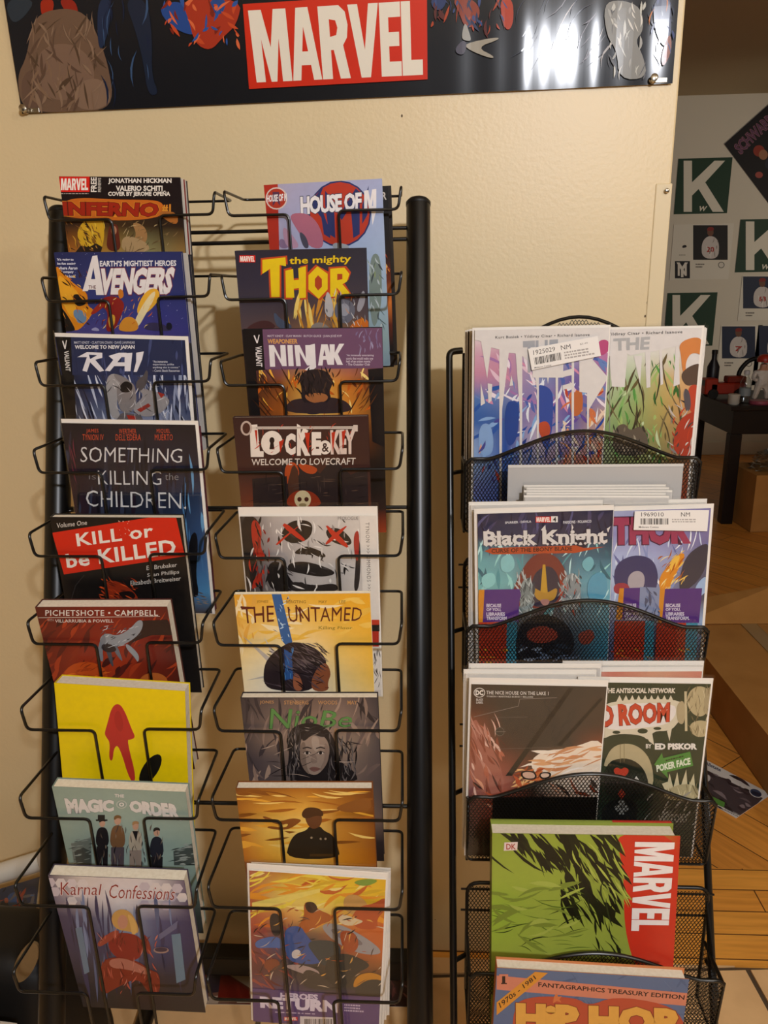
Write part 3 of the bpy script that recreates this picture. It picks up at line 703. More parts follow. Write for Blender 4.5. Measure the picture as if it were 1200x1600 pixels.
# tier 8
def magic(sh):
    sh.fill(['90a498 94a89c 94a89c 8ea296', '94a89c 98aca0 98aca0 92a69a', '90a69a 9cb0a6 9cb2a8 90a69c', '88a096 98b0a8 9cb4ac 8ca69c', '849c92 94aca4 98b2aa 889f97', '5a6c66 6a7c76 6a807a 566660', '3a4442 444e4c 444e4c 38403e', '30383a 3a4042 3a4042 303638'])
    arc = 6
    sh.text('MAGIC', [(100, 1247), (178, 1250), (178, 1268), (106, 1272)], 'dcd8d4', .07, ('76887e', .02), space=.95).text('ORDER', [(202, 1250), (278, 1256), (284, 1283), (202, 1268)], 'dcd8d4', .07, ('76887e', .02), space=.95)
    sh.text('THE', [(179, 1240.5), (194, 1241.5), (194, 1246.5), (179, 1245.5)], 'dcd8d4', .03).ell(190, 1257, 8.5, 6.5, 'b8c0b8').ell(190, 1257, 6.5, 5, '8ca096').ell(190, 1257, 4, 3.2, 'e0dcd8').ell(190, 1257, 2, 1.6, '8ca096')
    sh.poly('111 1318 142 1308 144 1352 116 1352', '6a7670').poly('116 1330 130 1324 142 1330 142 1352 120 1352', '3c4644').poly('271 1330 300 1318 306 1352 272 1352', '48524f').strokes(34, (270, 1318, 306, 1352), '8a9690 2c3432 a0aaa4', (8, 18), (1, 2.4), (165, 180), 3, .02).strokes(26, (112, 1310, 142, 1352), '8a968e 343c3a 9aa49c', (6, 14), (.8, 2), (165, 180), 4, .02)
    # four standing people, plain and seen small
    def person(x, y, hair, coat, leg, h=80, hat=None):
        s_ = h / 80
        sh.smooth(f'{x-9*s_} {y+16*s_} {x} {y+11*s_} {x+9*s_} {y+16*s_} {x+11*s_} {y+44*s_} {x-11*s_} {y+44*s_}', coat).poly(f'{x-9*s_} {y+42*s_} {x+9*s_} {y+42*s_} {x+8*s_} {y+92*s_} {x+1*s_} {y+92*s_} {x} {y+56*s_} {x-2*s_} {y+92*s_} {x-9*s_} {y+92*s_}', leg).ell(x, y + 6 * s_, 4.6 * s_, 6 * s_, 'c49c84').smooth(f'{x-5*s_} {y+6*s_} {x-5*s_} {y} {x} {y-2*s_} {x+5*s_} {y} {x+5*s_} {y+4*s_} {x} {y+2*s_}', hair)
    person(160, 1280, '1c1a1a', '201e22', '1e1c20', 80)
    sh.rect(153, 1273, 164, 1281, '1c1a1a').rect(150, 1280, 168, 1282.5, '1c1a1a')
    person(184, 1275, '7a5a34', '7c5a3c', '544a50', 92); person(212, 1284, 'a8845a', 'bcb09c', '9c8c80', 84); person(245, 1294, '2c2624', '282a34', '201f24', 84)
    sh.poly('207 1298 216 1298 213 1314', '201e20').strokes(50, (150, 1292, 254, 1350), '4a4444 8a7a68 1a181a 6a5a50', (6, 18), (.6, 2), (70, 110), 8)
book((lambda sh: (magic(sh), sh)[1])(rackbook(7, 0, (81, 1229), (290, 1238), .004, 8)), 'paperback', 'grey green paperback showing four standing people under white title', 'book', .015, G_L, back='7a8c84')
# tier 9
def karnal(sh):
    sh.fill(['585064 d4ccc8 d8d0d4 d8d4d8 6a6078', '8a8090 d0c8cc d8d8e0 d0ccd4 5a5070', '3e3a58 5a5a78 98a4bc 5a5a80 3a365c', '383456 4a4c70 7a88a8 4c4c74 363258', '34324e 40445e 50506c 404060 34304e', '2e2c40 38363e 44302e 3a3440 2c2a3c', '2a2830 302c30 3c2a28 302a2e 26242c', '26242a 2a2628 30282a 282428 222026'])
    rnd = random.Random(3)
    for j in range(3):
        for (xa, xb) in ((78, 146), (226, 288)):
            x = xa + (j % 2) * 8
            while x < xb:
                if rnd.random() < (.95, .85, .5)[j]: sh.poly([(x + 9 * math.cos(t * 1.0472), 1379 + j * 14 + (x - 80) * .045 + 8 * math.sin(t * 1.0472)) for t in range(6)], rnd.choice(['d4ccd2', 'c4bcc8', 'b4acc0', 'd8d2d4']))
                x += 17
    sh.strokes(40, (100, 1410, 285, 1530), '5a6488 2c2a44 7a88ac 403c5c', (30, 80), (2, 8), (76, 88), 5, .05)
    sh.poly('118 1450 128 1448 140 1518 132 1522', '6a8098').poly('268 1460 282 1458 290 1530 276 1536', '6a849a').poly('248 1460 278 1438 276 1450 250 1468', '6a6c8c')
    k = dict(slant=.03)
    sh.text('Karnal', [(94, 1378), (158, 1381), (157, 1398), (96, 1398)], '8a2c2c', -.004, ('e8dcdc', .025), **k).text('Confessions', [(171, 1381), (274, 1386), (273, 1406), (171, 1403)], '8a2c2c', -.004, ('e8dcdc', .025), **k)
    # a plain seated figure in a red outfit
    sh.smooth('176 1426 190 1419 204 1424 214 1440 218 1458 206 1456 182 1452 174 1440', 'c49a58').ell(192, 1440, 8, 11, 'c08c74').smooth('198 1426 210 1434 216 1456 206 1462 204 1444', 'd8b068').smooth('172 1462 190 1456 214 1460 224 1472 222 1494 206 1502 184 1498 168 1480', '8a2c24').smooth('160 1500 182 1494 214 1500 236 1516 250 1520 250 1555 232 1552 216 1526 180 1544 160 1556 154 1530', '84301f').smooth('170 1498 196 1496 224 1510 238 1518 232 1524 200 1514 172 1512', 'b07060').smooth('152 1472 172 1456 186 1452 186 1460 166 1474 154 1480', '9a4434').smooth('226 1456 238 1482 232 1494 222 1470', '8a3428')
    sh.strokes(60, (156, 1456, 250, 1556), 'b85a48 5a1c18 c88070 702820', (6, 22), (.8, 2.6), (50, 130), 6)
    sh.ell(252, 1484, 12, 5, 'a0847c').ell(252, 1483, 10, 3.6, '4a3c4c')
book((lambda sh: (karnal(sh), sh)[1])(rackbook(8, 0, (75, 1367.5), (288, 1376), .004, 9)), 'paperback', 'purple paperback with red script title and seated figure in red', 'book', .016, G_L, back='3a3448')

# ------------------------------------------------------------------ right column of the rack
G_R = 'books in the right column of the wire rack'
def housem(sh):
    sh.fill(['b0a8c0 aaa8c8 a8acd0 a8b0d4', 'aca8c4 a8acd0 a4b0d8 a4b4d8', 'b0a0b8 a8b0d0 a0b4d8 a4b8d8', 'a898b0 a0a8c4 a0b4d0 a0b8d0', '9898b0 98a8bc 98b0c4 9cb4c4', '90a0b0 8aa0a8 88a0a4 8ca4a8', '8090a0 8098a0 7890a0 7890a0'])
    sh.poly('411 288 434 286.5 437 420 414 420', 'b03020')
    sh.ell(531, 334, 49, 52, '2c3468').ell(531, 334, 46.5, 49.5, 'b83a24')
    sh.poly('484 318 506 290 498 312 508 340 516 362 516 372 506 366 502 340', '2c3468').poly('508 298 534 330 556 294 562 300 562 366 552 372 548 322 534 344 522 324 524 372 514 366 508 320', '2c3468').poly('576 290 566 320 566 350 574 336', '2c3468')
    sh.text('HOUSE OF', [(469, 307), (565, 300), (565, 328), (470, 336)], 'ece8ea', .045, ('28304c', .03), space=.9).block('M', [(569, 298), (588, 295), (588, 328), (569, 330)], 'ece8ea')
    sh.poly('580 322 587 321 587 332 582 352', 'ece8ea')
    sh.ell(432, 310, 17, 17.5, 'd8c8c0').ell(432, 310, 15, 15.5, 'b03824').poly('426 300 436 300 438 322 432 314 426 322', '5a3450').text('HOUSE OF M', [(417, 305), (448, 302), (448, 314), (417, 316)], 'ece8ea', .04)
    sh.smooth('450 334 480 332 500 352 508 388 484 388 462 356', 'b06a80').smooth('466 360 478 368 484 388 474 388', '4a4858').smooth('436 372 448 376 452 388 436 388', '8a7090').smooth('440 350 458 368 470 388 446 388', 'b890a8').smooth('520 378 545 382 545 390 520 390', '9aa0a8')
    sh.smooth('578 400 592 394 597 430 596 480 584 520 576 470', '7a8a84').strokes(40, (576, 395, 598, 570), '5a6a6a a0b0b0 8a9a70 40484c b8c4c8', (8, 20), (1, 3), (40, 120), 7)
book((lambda sh: (housem(sh), sh)[1])(rackbook(0, 1, (412, 289), (596.5, 279), .004, 4)), 'paperback', 'pale blue paperback with red circle emblem and red spine', 'book', .008, G_R, back='9aa8c0', spine='b03020')
def blackbook(sh):
    sh.fill(['1c1816', '1c1816', '1a1614', '2a1c14', '6a2c14', 'c8702c', '5a2414', '1c1614', '181414'])
    sh.text('R', (597, 300, 604, 312), 'c8c0b8', .03).strokes(12, (597, 395, 609, 430), 'e89a40 a8401c f0c070', (6, 16), (1, 3), (40, 100), 5)
book((lambda sh: (blackbook(sh), sh)[1])(rackbook(0, 1, (424, 299), (606, 291), .014, 4)), 'paperback', 'black book with orange glow behind the pale blue paperback', 'book', .006, G_R, back='181414')
sh = rackbook(0, 1, (428, 299), (611, 290), .0215, 4); sh.fill('28221e')
book(sh, 'paperback', 'black book at the very back of the top right pocket', 'book', .005, G_R, back='28221e', pages='board')
def thor(sh):
    sh.fill(['302c38 302c38 302c36 302e38', '343040 343042 383440 383440', '4a4048 4a3e44 5a4644 504448', '5c4a4c 7a5644 b08048 6a5048', '6a5450 a87440 d0a050 8a5c40', '50424a 9a6a3c d8b060 8a5a40', '403c48 6a503c 8a6a44 6a4c40', '302c38 302c38 302c38 302c38'])
    sh.strokes(26, (450, 462, 525, 512), 'f0d070 e0a83c c88830', (30, 56), (2, 7), (70, 110), 3, .02)
    sh.marvel(374, 399, 399, 410)
    sh.text('the mighty', [(452, 402), (549, 398), (548, 413), (452, 416)], 'e6c41c', .02, ('5a2418', .012))
    O = [('c04a20', .035), ('2a1414', .0)]
    def outl(p):
        n = [float(t) for t in p.replace(',', ' ').split()]; pts = list(zip(n[::2], n[1::2])); cx = sum(a for a, b in pts) / len(pts); cy = sum(b for a, b in pts) / len(pts)
        sh.poly([(a + (2.6 if a > cx else -2.6), b + (2.6 if b > cy else -2.6)) for a, b in pts], 'c24a22')
    Ls = ['410 406 446 402 447 416 437 414 437 464 424 464 422 420 410 428', '446 423 458 420 459 438 467 437 466 419 478 416 478 465 467 466 467 450 459 451 460 465 447 465', '496 416 512 428 512 452 498 467 482 452 482 430', '516 420 538 418 546 428 542 440 535 444 550 462 538 464 526 449 526 463 516 464']
    for p in Ls: outl(p)
    for p in Ls: sh.poly(p, 'e8c81c')
    sh.poly('497 430 503 436 503 448 497 454 492 447 492 436', 'b04420').poly('527 428 535 428 535 436 527 438', 'b04420')
    sh.smooth('524 474 536 466 552 472 556 488 546 506 530 504 522 490', '6a6a76').ell(538, 484, 8, 10, '9a9aa4').smooth('510 452 518 464 522 488 516 498 506 488', 'b8b4b4').smooth('568 448 572 470 562 490 556 482', '9a98a0').smooth('548 508 562 496 576 500 577 516 545 516', 'c86a24').smooth('390 508 408 500 424 502 434 514 384 516', '4a2c2c').smooth('426 484 440 500 452 504 458 514 432 514', '4c5468').smooth('486 508 500 502 514 510 514 516 486 516', '8a8078')
    sh.strokes(40, (500, 455, 572, 512), 'd0ccc8 4a4a54 8a8890 e0902c', (6, 16), (.6, 2), (50, 110), 8)
book((lambda sh: (thor(sh), sh)[1])(rackbook(1, 1, (366.5, 392), (572, 387.5), .004, 5)), 'paperback', 'dark paperback with large yellow title outlined in red', 'book', .009, G_R, back='302c36')
def ninjak(sh):
    sh.fill(['1a1618 6a4a66 70506c 70506c 6a4a66', '1a1618 6a4a66 70506c 70506c 64465e', '181418 8a4a20 e8a840 c87428 281c18', '1a1614 a85a20 f0c468 d88830 241a18', '181416 6a3a1c c88838 8a4c20 1c1614', '161416 402818 6a4024 402818 181414', '161416 2a2018 3a2a20 2a2018 181414', '1a1a18 2a2620 2a2620 342420 2c1c18', '161416 1c1816 1c1816 80341a a04020'])
    sh.strokes(60, (400, 578, 590, 645), 'f0b040 c86018 6a3014 f8d880 8a4418', (8, 26), (1.4, 5), (30, 150), 3)
    sh.poly('378 515 410 514 414 578 386 580', '151214').poly('410 513.5 598 511.5 600 575 414 577.5', '6c4c68')
    sh.poly('386 580 400 579 408 660 392 660', '151214').poly('575 577 600 575 604 700 582 690', '181416')
    sh.line('397 524 402 536', 2, 'e6e0e0').line('402 536 405 523', 1.4, 'e6e0e0').text('VALIANT', [(409, 541), (410, 573), (400.5, 573), (399, 541)], 'e4dede', .02)
    sh.text('MATT KINDT \u00b7 CLAY MANN \u00b7 BUTCH GUICE \u00b7 JUAN JOS\u00c9 RYP', (418, 522.5, 534, 527.5), 'd0c4d0', .01).text('WEAPONEER', (418, 529.5, 465, 537), 'd8a058', .03)
    sh.poly('420 539 428 539 439 561 438 539 446 539 448 572 441 572 429 549 430 573 422 573', 'e4e0e2').poly('449 539 457 539 459 572 451 572', 'e4e0e2').poly('460 539 468 539 478 560 477 539 484 539 487 571 480 571 468 550 470 572 463 572', 'e4e0e2').poly('484 539 492 537 494 574 486 580 476 578 486 570', 'e4e0e2').poly('497 571 502 538 512 538 520 570 512 570 510 562 505 562 504 571', 'e4e0e2').poly('505 556 509 556 507 546', '6c4c68').poly('515 538 523 538 523 551 530 537 538 537 528 553 536 570 527 570 522 558 522 570 516 570', 'e4e0e2')
    for i in range(4): sh.text(('\u201cAn immensely entertaining', 'comic that would make one', 'hell of an action movie.\u201d', '- The Outsider Club')[i], (541, 553.5 + i * 4.6, (584, 583, 581, 578)[i], 557.2 + i * 4.6), 'd8ccd8', .012)
    sh.strokes(20, (556, 515, 596, 550), '8a7a9c 7a6a90 9a94b4', (6, 16), (1, 3), (60, 120), 5)
    # a plain dark haired masked head and shoulders
    sh.smooth('440 646 452 626 470 622 500 622 520 620 545 628 552 646', '3c2c2c').smooth('466 590 478 578 500 576 516 584 520 600 514 612 518 622 508 632 494 640 480 634 470 622 472 606', '2a2022').smooth('476 616 490 614 506 614 514 620 508 628 490 630 478 624', 'a8683c').smooth('472 628 490 630 510 626 514 640 496 648 474 646', '382a2c').strokes(46, (464, 578, 520, 616), '1c1416 4a3428 120e10', (8, 20), (1, 3), (40, 120), 4).strokes(12, (404, 586, 462, 640), '4a2814 3a2010', (30, 50), (1, 2.4), (48, 66), 5, .02).strokes(8, (524, 590, 584, 640), '4a2814 5a3418', (30, 50), (1, 2.2), (115, 140), 6, .02)
book((lambda sh: (ninjak(sh), sh)[1])(rackbook(2, 1, (378, 515), (597, 512), .004, 5)), 'paperback', 'fiery orange paperback with purple band and white title', 'book', .007, G_R, back='1a1618')
def locke(sh):
    sh.fill(['3a2320 3c2522 402622 3a2220', '402622 3e2622 42281f 3c2420', '4a2a22 402a24 4a2a20 402420', '6a3422 8a3c22 8a3c20 58301f', '6a3420 7a3820 7c3820 4a281e', '54301f 3a2620 5a2c1e 3a2420', '402a24 302220 402620 30201e', '3a2422 2c2020 342220 2c201e'])
    sh.poly('440 722 470 716 500 740 520 716 548 742 574 730 576 795 440 795', '2c2222').smooth('444 726 462 720 470 744 452 752 446 760', 'b0481f').smooth('462 722 498 730 492 742 474 738', 'b0481f').poly('394 748 448 744 452 795 396 795', '2a2020').poly('450 752 456 730 460 726 466 736 468 795 450 795', '4a2c20').poly('490 752 545 742 566 752 568 795 494 795', '2c2120')
    sh.strokes(44, (396, 744, 570, 792), '4a3a34 1c1616 5a4438', (8, 26), (.8, 2), (165, 182), 3, .02).strokes(20, (396, 744, 570, 792), '4a3a34 161212', (8, 24), (.8, 1.6), (86, 94), 4, .02)
    sh.text('WELCOME TO LOVECRAFT', [(393, 717), (556, 715), (555, 726), (393, 727)], 'd8ccc0', .012)
    # title in tall blocky letters with a key laid across
    C = 'e8dcd0'
    sh.poly('390 664 402 663 406 705 412 705 412 714 392 714', C).ell(425, 692, 17, 19, C).ell(425, 688, 4, 5, '2a1c18').poly('423 688 427 688 429 702 421 702', '2a1c18').text('C', (445, 677, 462, 711), C, .07).text('K', [(464, 662), (484, 674), (485, 712), (464, 712)], C, .07).text('E', (487, 675, 502, 711), C, .07)
    sh.ell(508, 699, 9.5, 11, C).text('&', (503, 692, 514, 706), '3a2420', .02).text('KEY', [(516, 672), (556, 670), (556, 709), (517, 710)], 'd8c4b8', .05, space=.9)
    sh.line('393 668.5 556 668', 4, 'd8ccc0').line('400 668.5 556 668', 1, '8a7a70').ell(385, 669, 9, 11.5, 'c0aca0').ell(385, 669, 6, 8.5, '4a2c24').rect(552, 664, 559, 674, 'd0c0b4')
    for p in ('476 676 484 676 482 710', '398 672 402 672 402 700', '518 676 524 674 520 708', '534 674 540 672 536 704', '436 690 444 686 438 708'): sh.poly(p, 'b83018')
    sh.strokes(22, (392, 664, 556, 712), 'c04028 a83020 b85038', (5, 16), (.6, 1.7), (60, 160), 9)
    # plain oval ornament at the bottom centre
    sh.smooth('446 792 450 776 462 766 484 766 498 776 504 792', '8a3018').ell(473, 780, 13, 14, 'c8b890').ell(468, 780, 3.4, 3.6, '4a2418').ell(479, 780, 3.4, 3.6, '4a2418').ell(473, 789, 6, 3, '8a7a54')
book((lambda sh: (locke(sh), sh)[1])(rackbook(3, 1, (363.5, 652.5), (575, 650), .004, 5)), 'paperback', 'dark brown paperback with bloodied white lettering and drawn key', 'book', .008, G_R, back='3a2320')
def truth(sh):
    sh.fill(['2a2626 b8b0ac d0cac4 d0cac4 e2dcd4', '241f20 a8a0a0 c8c2be ccc6c0 e2dcd4', '2a2020 8a8484 c0bab6 c4beba e2dcd4', '241f20 807a7a c8c2be b8b2ae e2dcd4', '221c1e 4a4646 b8b2ae c0bab6 e2dcd4', '201c1e 3a3636 8a8482 a8a29e e2dcd4', '201c1e 3a3636 8a8482 a8a29e e2dcd4', '201c1e 3a3636 8a8482 a8a29e d8d2ca'])
    # torn black and white brushwork with red crosses
    sh.smooth('374 806 400 806 408 830 398 860 404 890 390 925 380 925', '1e1a1c').smooth('438 834 452 814 480 812 490 822 484 842 462 850 446 846', '1c191a').smooth('508 826 530 824 548 840 550 852 530 852 512 842', '1f1c1d').smooth('460 862 476 852 500 860 510 868 506 872 480 866 462 866', '181617').smooth('450 880 478 876 520 890 524 898 500 902 470 896 450 892', '1f1b1c').smooth('416 880 440 876 452 904 470 922 420 926', '1a1718').smooth('454 906 490 916 526 910 530 926 450 926', '242021').smooth('556 830 564 850 562 920 552 926 556 880', '2a2425')
    sh.strokes(60, (380, 808, 560, 924), '1a1718 e0dad4 f0ece6 3a3535 9a9490', (6, 26), (1, 4), (70, 110), 4).strokes(40, (430, 810, 555, 920), '2a2626 e8e2dc 4a4545', (6, 22), (1, 3), (0, 50), 5)
    for p in ('446 816 470 836 478 844 472 846 440 822', '472 818 446 840 434 852 430 850 452 832', '506 816 530 836 546 854 540 856 518 838', '546 818 530 836 510 852 508 848 524 832'): sh.smooth(p, 'c4301c', 1)
    sh.smooth('392 814 402 812 410 830 406 854 418 874 404 878 394 850', 'b02c1c').smooth('398 900 412 892 406 912 392 924', 'a82c1c').smooth('552 834 562 826 560 880 554 870', 'a8302a').strokes(30, (388, 812, 420, 922), 'c4341e 8a2018 1c1818', (8, 24), (1, 4), (60, 110), 6)
    sh.poly('562 806 590 805.5 596 1078 572 1078', 'e6e0d8').text('TYNION >>> SIMMONDS >>>', [(577, 816), (580, 925), (574, 925), (571, 816)], '6a6460', .0, space=1.15).text('PROLOGUE', (528, 807, 560, 812), '8a8480', 0)
    sh.rect(576, 968, 596, 976, 'c83a24').rect(578, 976, 594, 986, '1e1a1a').rect(580, 986, 592, 1010, 'b83020').strokes(20, (580, 1014, 596, 1070), '2a2626 5a5454', (6, 18), (.8, 1.6), (60, 120), 7)
bagged((lambda sh: (truth(sh), sh)[1])(rackbook(4, 1, (375, 807), (588, 806), .006, 4)), 'bagged_comic', 'bagged white comic with black brushwork and two red crosses', 'comic book', .006, G_R, (.002, .011, .0015))
def untamed(sh):
    sh.fill(['e0a030 e6a830 e8b038 e8aa2c e8a828', 'e4b048 ecc468 f0c868 eeb840 eab030', 'e8cc88 f0dca8 f2dcac f0c868 ecb840', 'ecdcb0 f2e8d0 f0e4c8 f0d490 eec050', 'ece0c4 f2ead8 f0e8d4 f0dca8 eed088', 'ece4d0 f0eadc f0e8d8 f0e4c8 eee0bc', 'eae2d4 eee8dc eee8dc eee6d8 ece2cc', 'e8e0d4 ece6da ece6da ece6da eae2d0'])
    sh.strokes(30, (370, 940, 575, 1000), 'f0c458 e8b848 f4e0b0', (20, 60), (3, 10), (150, 200), 4).strokes(16, (368, 935, 400, 1010), 'e0a848 f0dcae', (10, 40), (2, 8), (70, 110), 5)
    sh.poly('424.5 928 439 927 457 1003 448 1010 440 1000', '34609a').strokes(22, (430, 932, 452, 1000), '9ac0e0 1c3c6c c0dcf0', (4, 9), (.8, 2), (0, 180), 3)
    for t, x0, x1 in (('JONES', 401, 419), ('BERGTING', 447, 478), ('MAY', 498, 511), ('LEE', 530, 540)): sh.text(t, (x0, 938, x1, 942.5), '8a6a2c', .0)
    sh.text('THE', [(377, 949), (428, 946), (428, 971), (380, 974)], '5e2418', .0, rough=.012, seed=2).text('UNTAMED', [(449, 948), (567, 949), (564, 970), (452, 972)], '5e2418', .0, rough=.012, seed=6).line('376 948.5 398 950', 3, '5e2418').line('462 945 474 966', 2, '5e2418').text('Killing Floor', [(498, 978), (551, 979), (550, 984), (498, 985)], '8a7a28', .0)
    # plain head seen from the side with black braided hair, head bowed
    sh.poly('379 993 440 1042 436 1052', 'b8b0a8').poly('412 995 444 1040 436 1046', 'cfc8c0').poly('384 1063 436 1050 436 1056', 'c0b8b0').poly('414 1072 436 1054 440 1062', 'b8b0a8')
    sh.smooth('440 1010 456 1002 480 1006 504 1020 512 1038 500 1050 490 1080 444 1080 412 1074 412 1040 424 1022', '2c2226').smooth('498 1040 510 1034 518 1052 512 1066 514 1080 488 1080 486 1062', '8a5034').smooth('458 1050 468 1054 474 1072 470 1080 458 1078', '9a5c40').strokes(60, (420, 1010, 500, 1076), '463a40 181216 5a4c52', (10, 26), (.8, 2.2), (10, 50), 8).poly('444 1014 456 1020 458 1060 446 1062', '2c5490').strokes(70, (446, 1006, 508, 1044), '4c3e42 1a1416 6a5c5c', (12, 30), (.8, 2), (15, 50), 18).line('494 1068 504 1065', 1.4, '3a201a').line('497 1060 506 1055', 1.2, '4a2c20').line('508 1074 514 1074', 1.2, '6a3428').strokes(10, (443, 1015, 458, 1060), '4a80b8 1c3c6c', (8, 18), (1, 2.4), (70, 100), 9)
book((lambda sh: (untamed(sh), sh)[1])(rackbook(5, 1, (365.5, 929), (578, 927), .004, 3)), 'paperback', 'pale yellow paperback with blue ribbon stripe and dark braided head', 'book', .007, G_R, back='e8dcc0')
def niobe(sh):
    sh.fill(['3a3436 5a4e4c 6a5850 6a5a56 403a3e', '443c3e 7a6860 8a7264 8a7468 464044', '40383c 8a7466 a08472 94806f 484246', '40383e 6a5c58 907a6c 8a7668 504648', '4a4044 5a504e 7a6a60 7a6860 4a4244', '504648 544a4a 6a5c54 8a7464 5a4c48', '484044 4a4244 5a504c 9a8070 6a564c', '3a3436 3a3436 403838 3c3434 2a2426', '201c1e 201c1e 201c1e 201c1e 1c181a'])
    sh.strokes(70, (378, 1095, 595, 1220), '3a3236 6a5a56 a08878 2c262a 8a7468', (20, 60), (2, 8), (40, 140), 3)
    for t, x0, x1 in (('JONES', 406, 428), ('STENBERG', 444, 482), ('WOODS', 497, 527), ('MAY', 543, 558)): sh.text(t, (x0, 1094.5, x1, 1100.5), 'c0905c', .005)
    G = '5c8c4c'
    sh.text('NioBe', [(420, 1107), (552, 1112), (550, 1136), (424, 1139)], G, .0, ('2f4a2a', .012), slant=.05, rough=.02, seed=3).text('She Is Life', (522, 1138, 558, 1143.5), 'c08c4c', .0, slant=.02)
    # plain long dark hair framing an unmarked brown face
    sh.smooth('456 1136 480 1128 508 1134 524 1156 530 1190 556 1206 560 1224 446 1224 452 1180 450 1154', '231f20').smooth('470 1150 488 1144 508 1150 516 1168 512 1192 500 1208 488 1212 476 1202 468 1184', '9a8678').smooth('470 1150 488 1138 512 1150 504 1152 488 1147 474 1160', '2b2627')
    sh.strokes(60, (450, 1140, 470, 1222), '4a4444 181516 6a6260', (12, 30), (1, 2.6), (70, 110), 5).strokes(50, (512, 1150, 556, 1222), '4a4444 181516 6a6260', (12, 30), (1, 2.6), (60, 120), 6).strokes(16, (464, 1134, 516, 1150), '8a807a 3a3434', (10, 24), (.8, 1.8), (150, 210), 7)
    sh.smooth('470 1160 478 1158 478 1196 486 1212 474 1202 468 1184', '7c6a5e').smooth('506 1158 514 1166 514 1188 502 1206 500 1200 508 1186', '8a766a').smooth('486 1150 498 1150 500 1168 494 1176 488 1168', 'aa988a')
    for cx in (480, 501): sh.line(f'{cx-7} 1169 {cx} 1167 {cx+7} 1169', 1.8, '2c2424').smooth(f'{cx-6} 1176 {cx} 1173 {cx+6} 1176 {cx} 1179', 'd0c4ba').ell(cx, 1176, 2.5, 2.4, '231d1c').line(f'{cx-6} 1175.5 {cx} 1173 {cx+6} 1175.5', 1, '2a2222')
    sh.smooth('488 1178 494 1178 497 1190 491 1193 485 1190', '8a766a').smooth('484 1199 490 1197 498 1199 502 1201 492 1206 485 1203', '7c5850').line('483 1200.5 492 1201 502 1201', .7, '4a302c').strokes(10, (455, 1150, 470, 1200), 'a8988c', (6, 14), (.6, 1.2), (60, 120), 8)
    sh.strokes(16, (420, 1160, 560, 1215), '2c2426 b09a8a', (20, 44), (.8, 1.8), (150, 205), 9, .1)
book((lambda sh: (niobe(sh), sh)[1])(rackbook(6, 1, (375.5, 1090), (590, 1090), .004, 3)), 'paperback', 'grey brown paperback with green title over long haired face', 'book', .0125, G_R, back='2c2628')
def amber(sh):
    sh.fill(['7a4416 9a5c18 b06c1c 945618 6a3812', 'a86820 d89a34 e8b048 b87824 7a4414', 'c07820 f0c860 f4d878 c88830 8a5018', 'b87020 eab848 f0c860 d08828 9a5818', 'a86018 d09028 e0a030 d08a20 a86018', 'a05c14 c88420 d08a20 c47c1c a05a14', '8a4c10 b06c18 b8701a a86414 8a4c10', '7a400c 9a5a14 a05e14 945410 7a400c', '5a2e0a 6a380c 6a380c 6a380c 5a2e0a'])
    sh.strokes(46, (372, 1236, 580, 1330), 'e8a838 a8621a f0cc70 8a5016', (24, 70), (2, 7), (165, 195), 3, .15).smooth('520 1262 560 1248 580 1246 580 1268 540 1270', '8a5420')
    # plain silhouette of a standing person in a cap
    sh.smooth('446 1342 452 1316 462 1302 478 1298 484 1290 500 1290 506 1298 520 1304 528 1322 532 1342', '2e2418').smooth('478 1268 484 1264 500 1266 504 1280 500 1292 488 1296 480 1288 476 1276', '6a4024').smooth('470 1274 476 1262 492 1261 504 1266 506 1276 494 1274 478 1280', '4a2c16').smooth('470 1280 456 1278 436 1284 412 1274 410 1278 436 1290 452 1286 446 1294 420 1290 416 1294 448 1298 470 1284', '8a5020').dots(4, (486, 1306, 510, 1312), 'a89070', (1, 2), 5).rect(484, 1334, 520, 1338, '4a3418')
book((lambda sh: (amber(sh), sh)[1])(rackbook(7, 1, (368, 1231.5), (581.5, 1232), .004, 3)), 'paperback', 'amber sunset paperback with standing figure in cap', 'book', .013, G_R, back='7a4416')
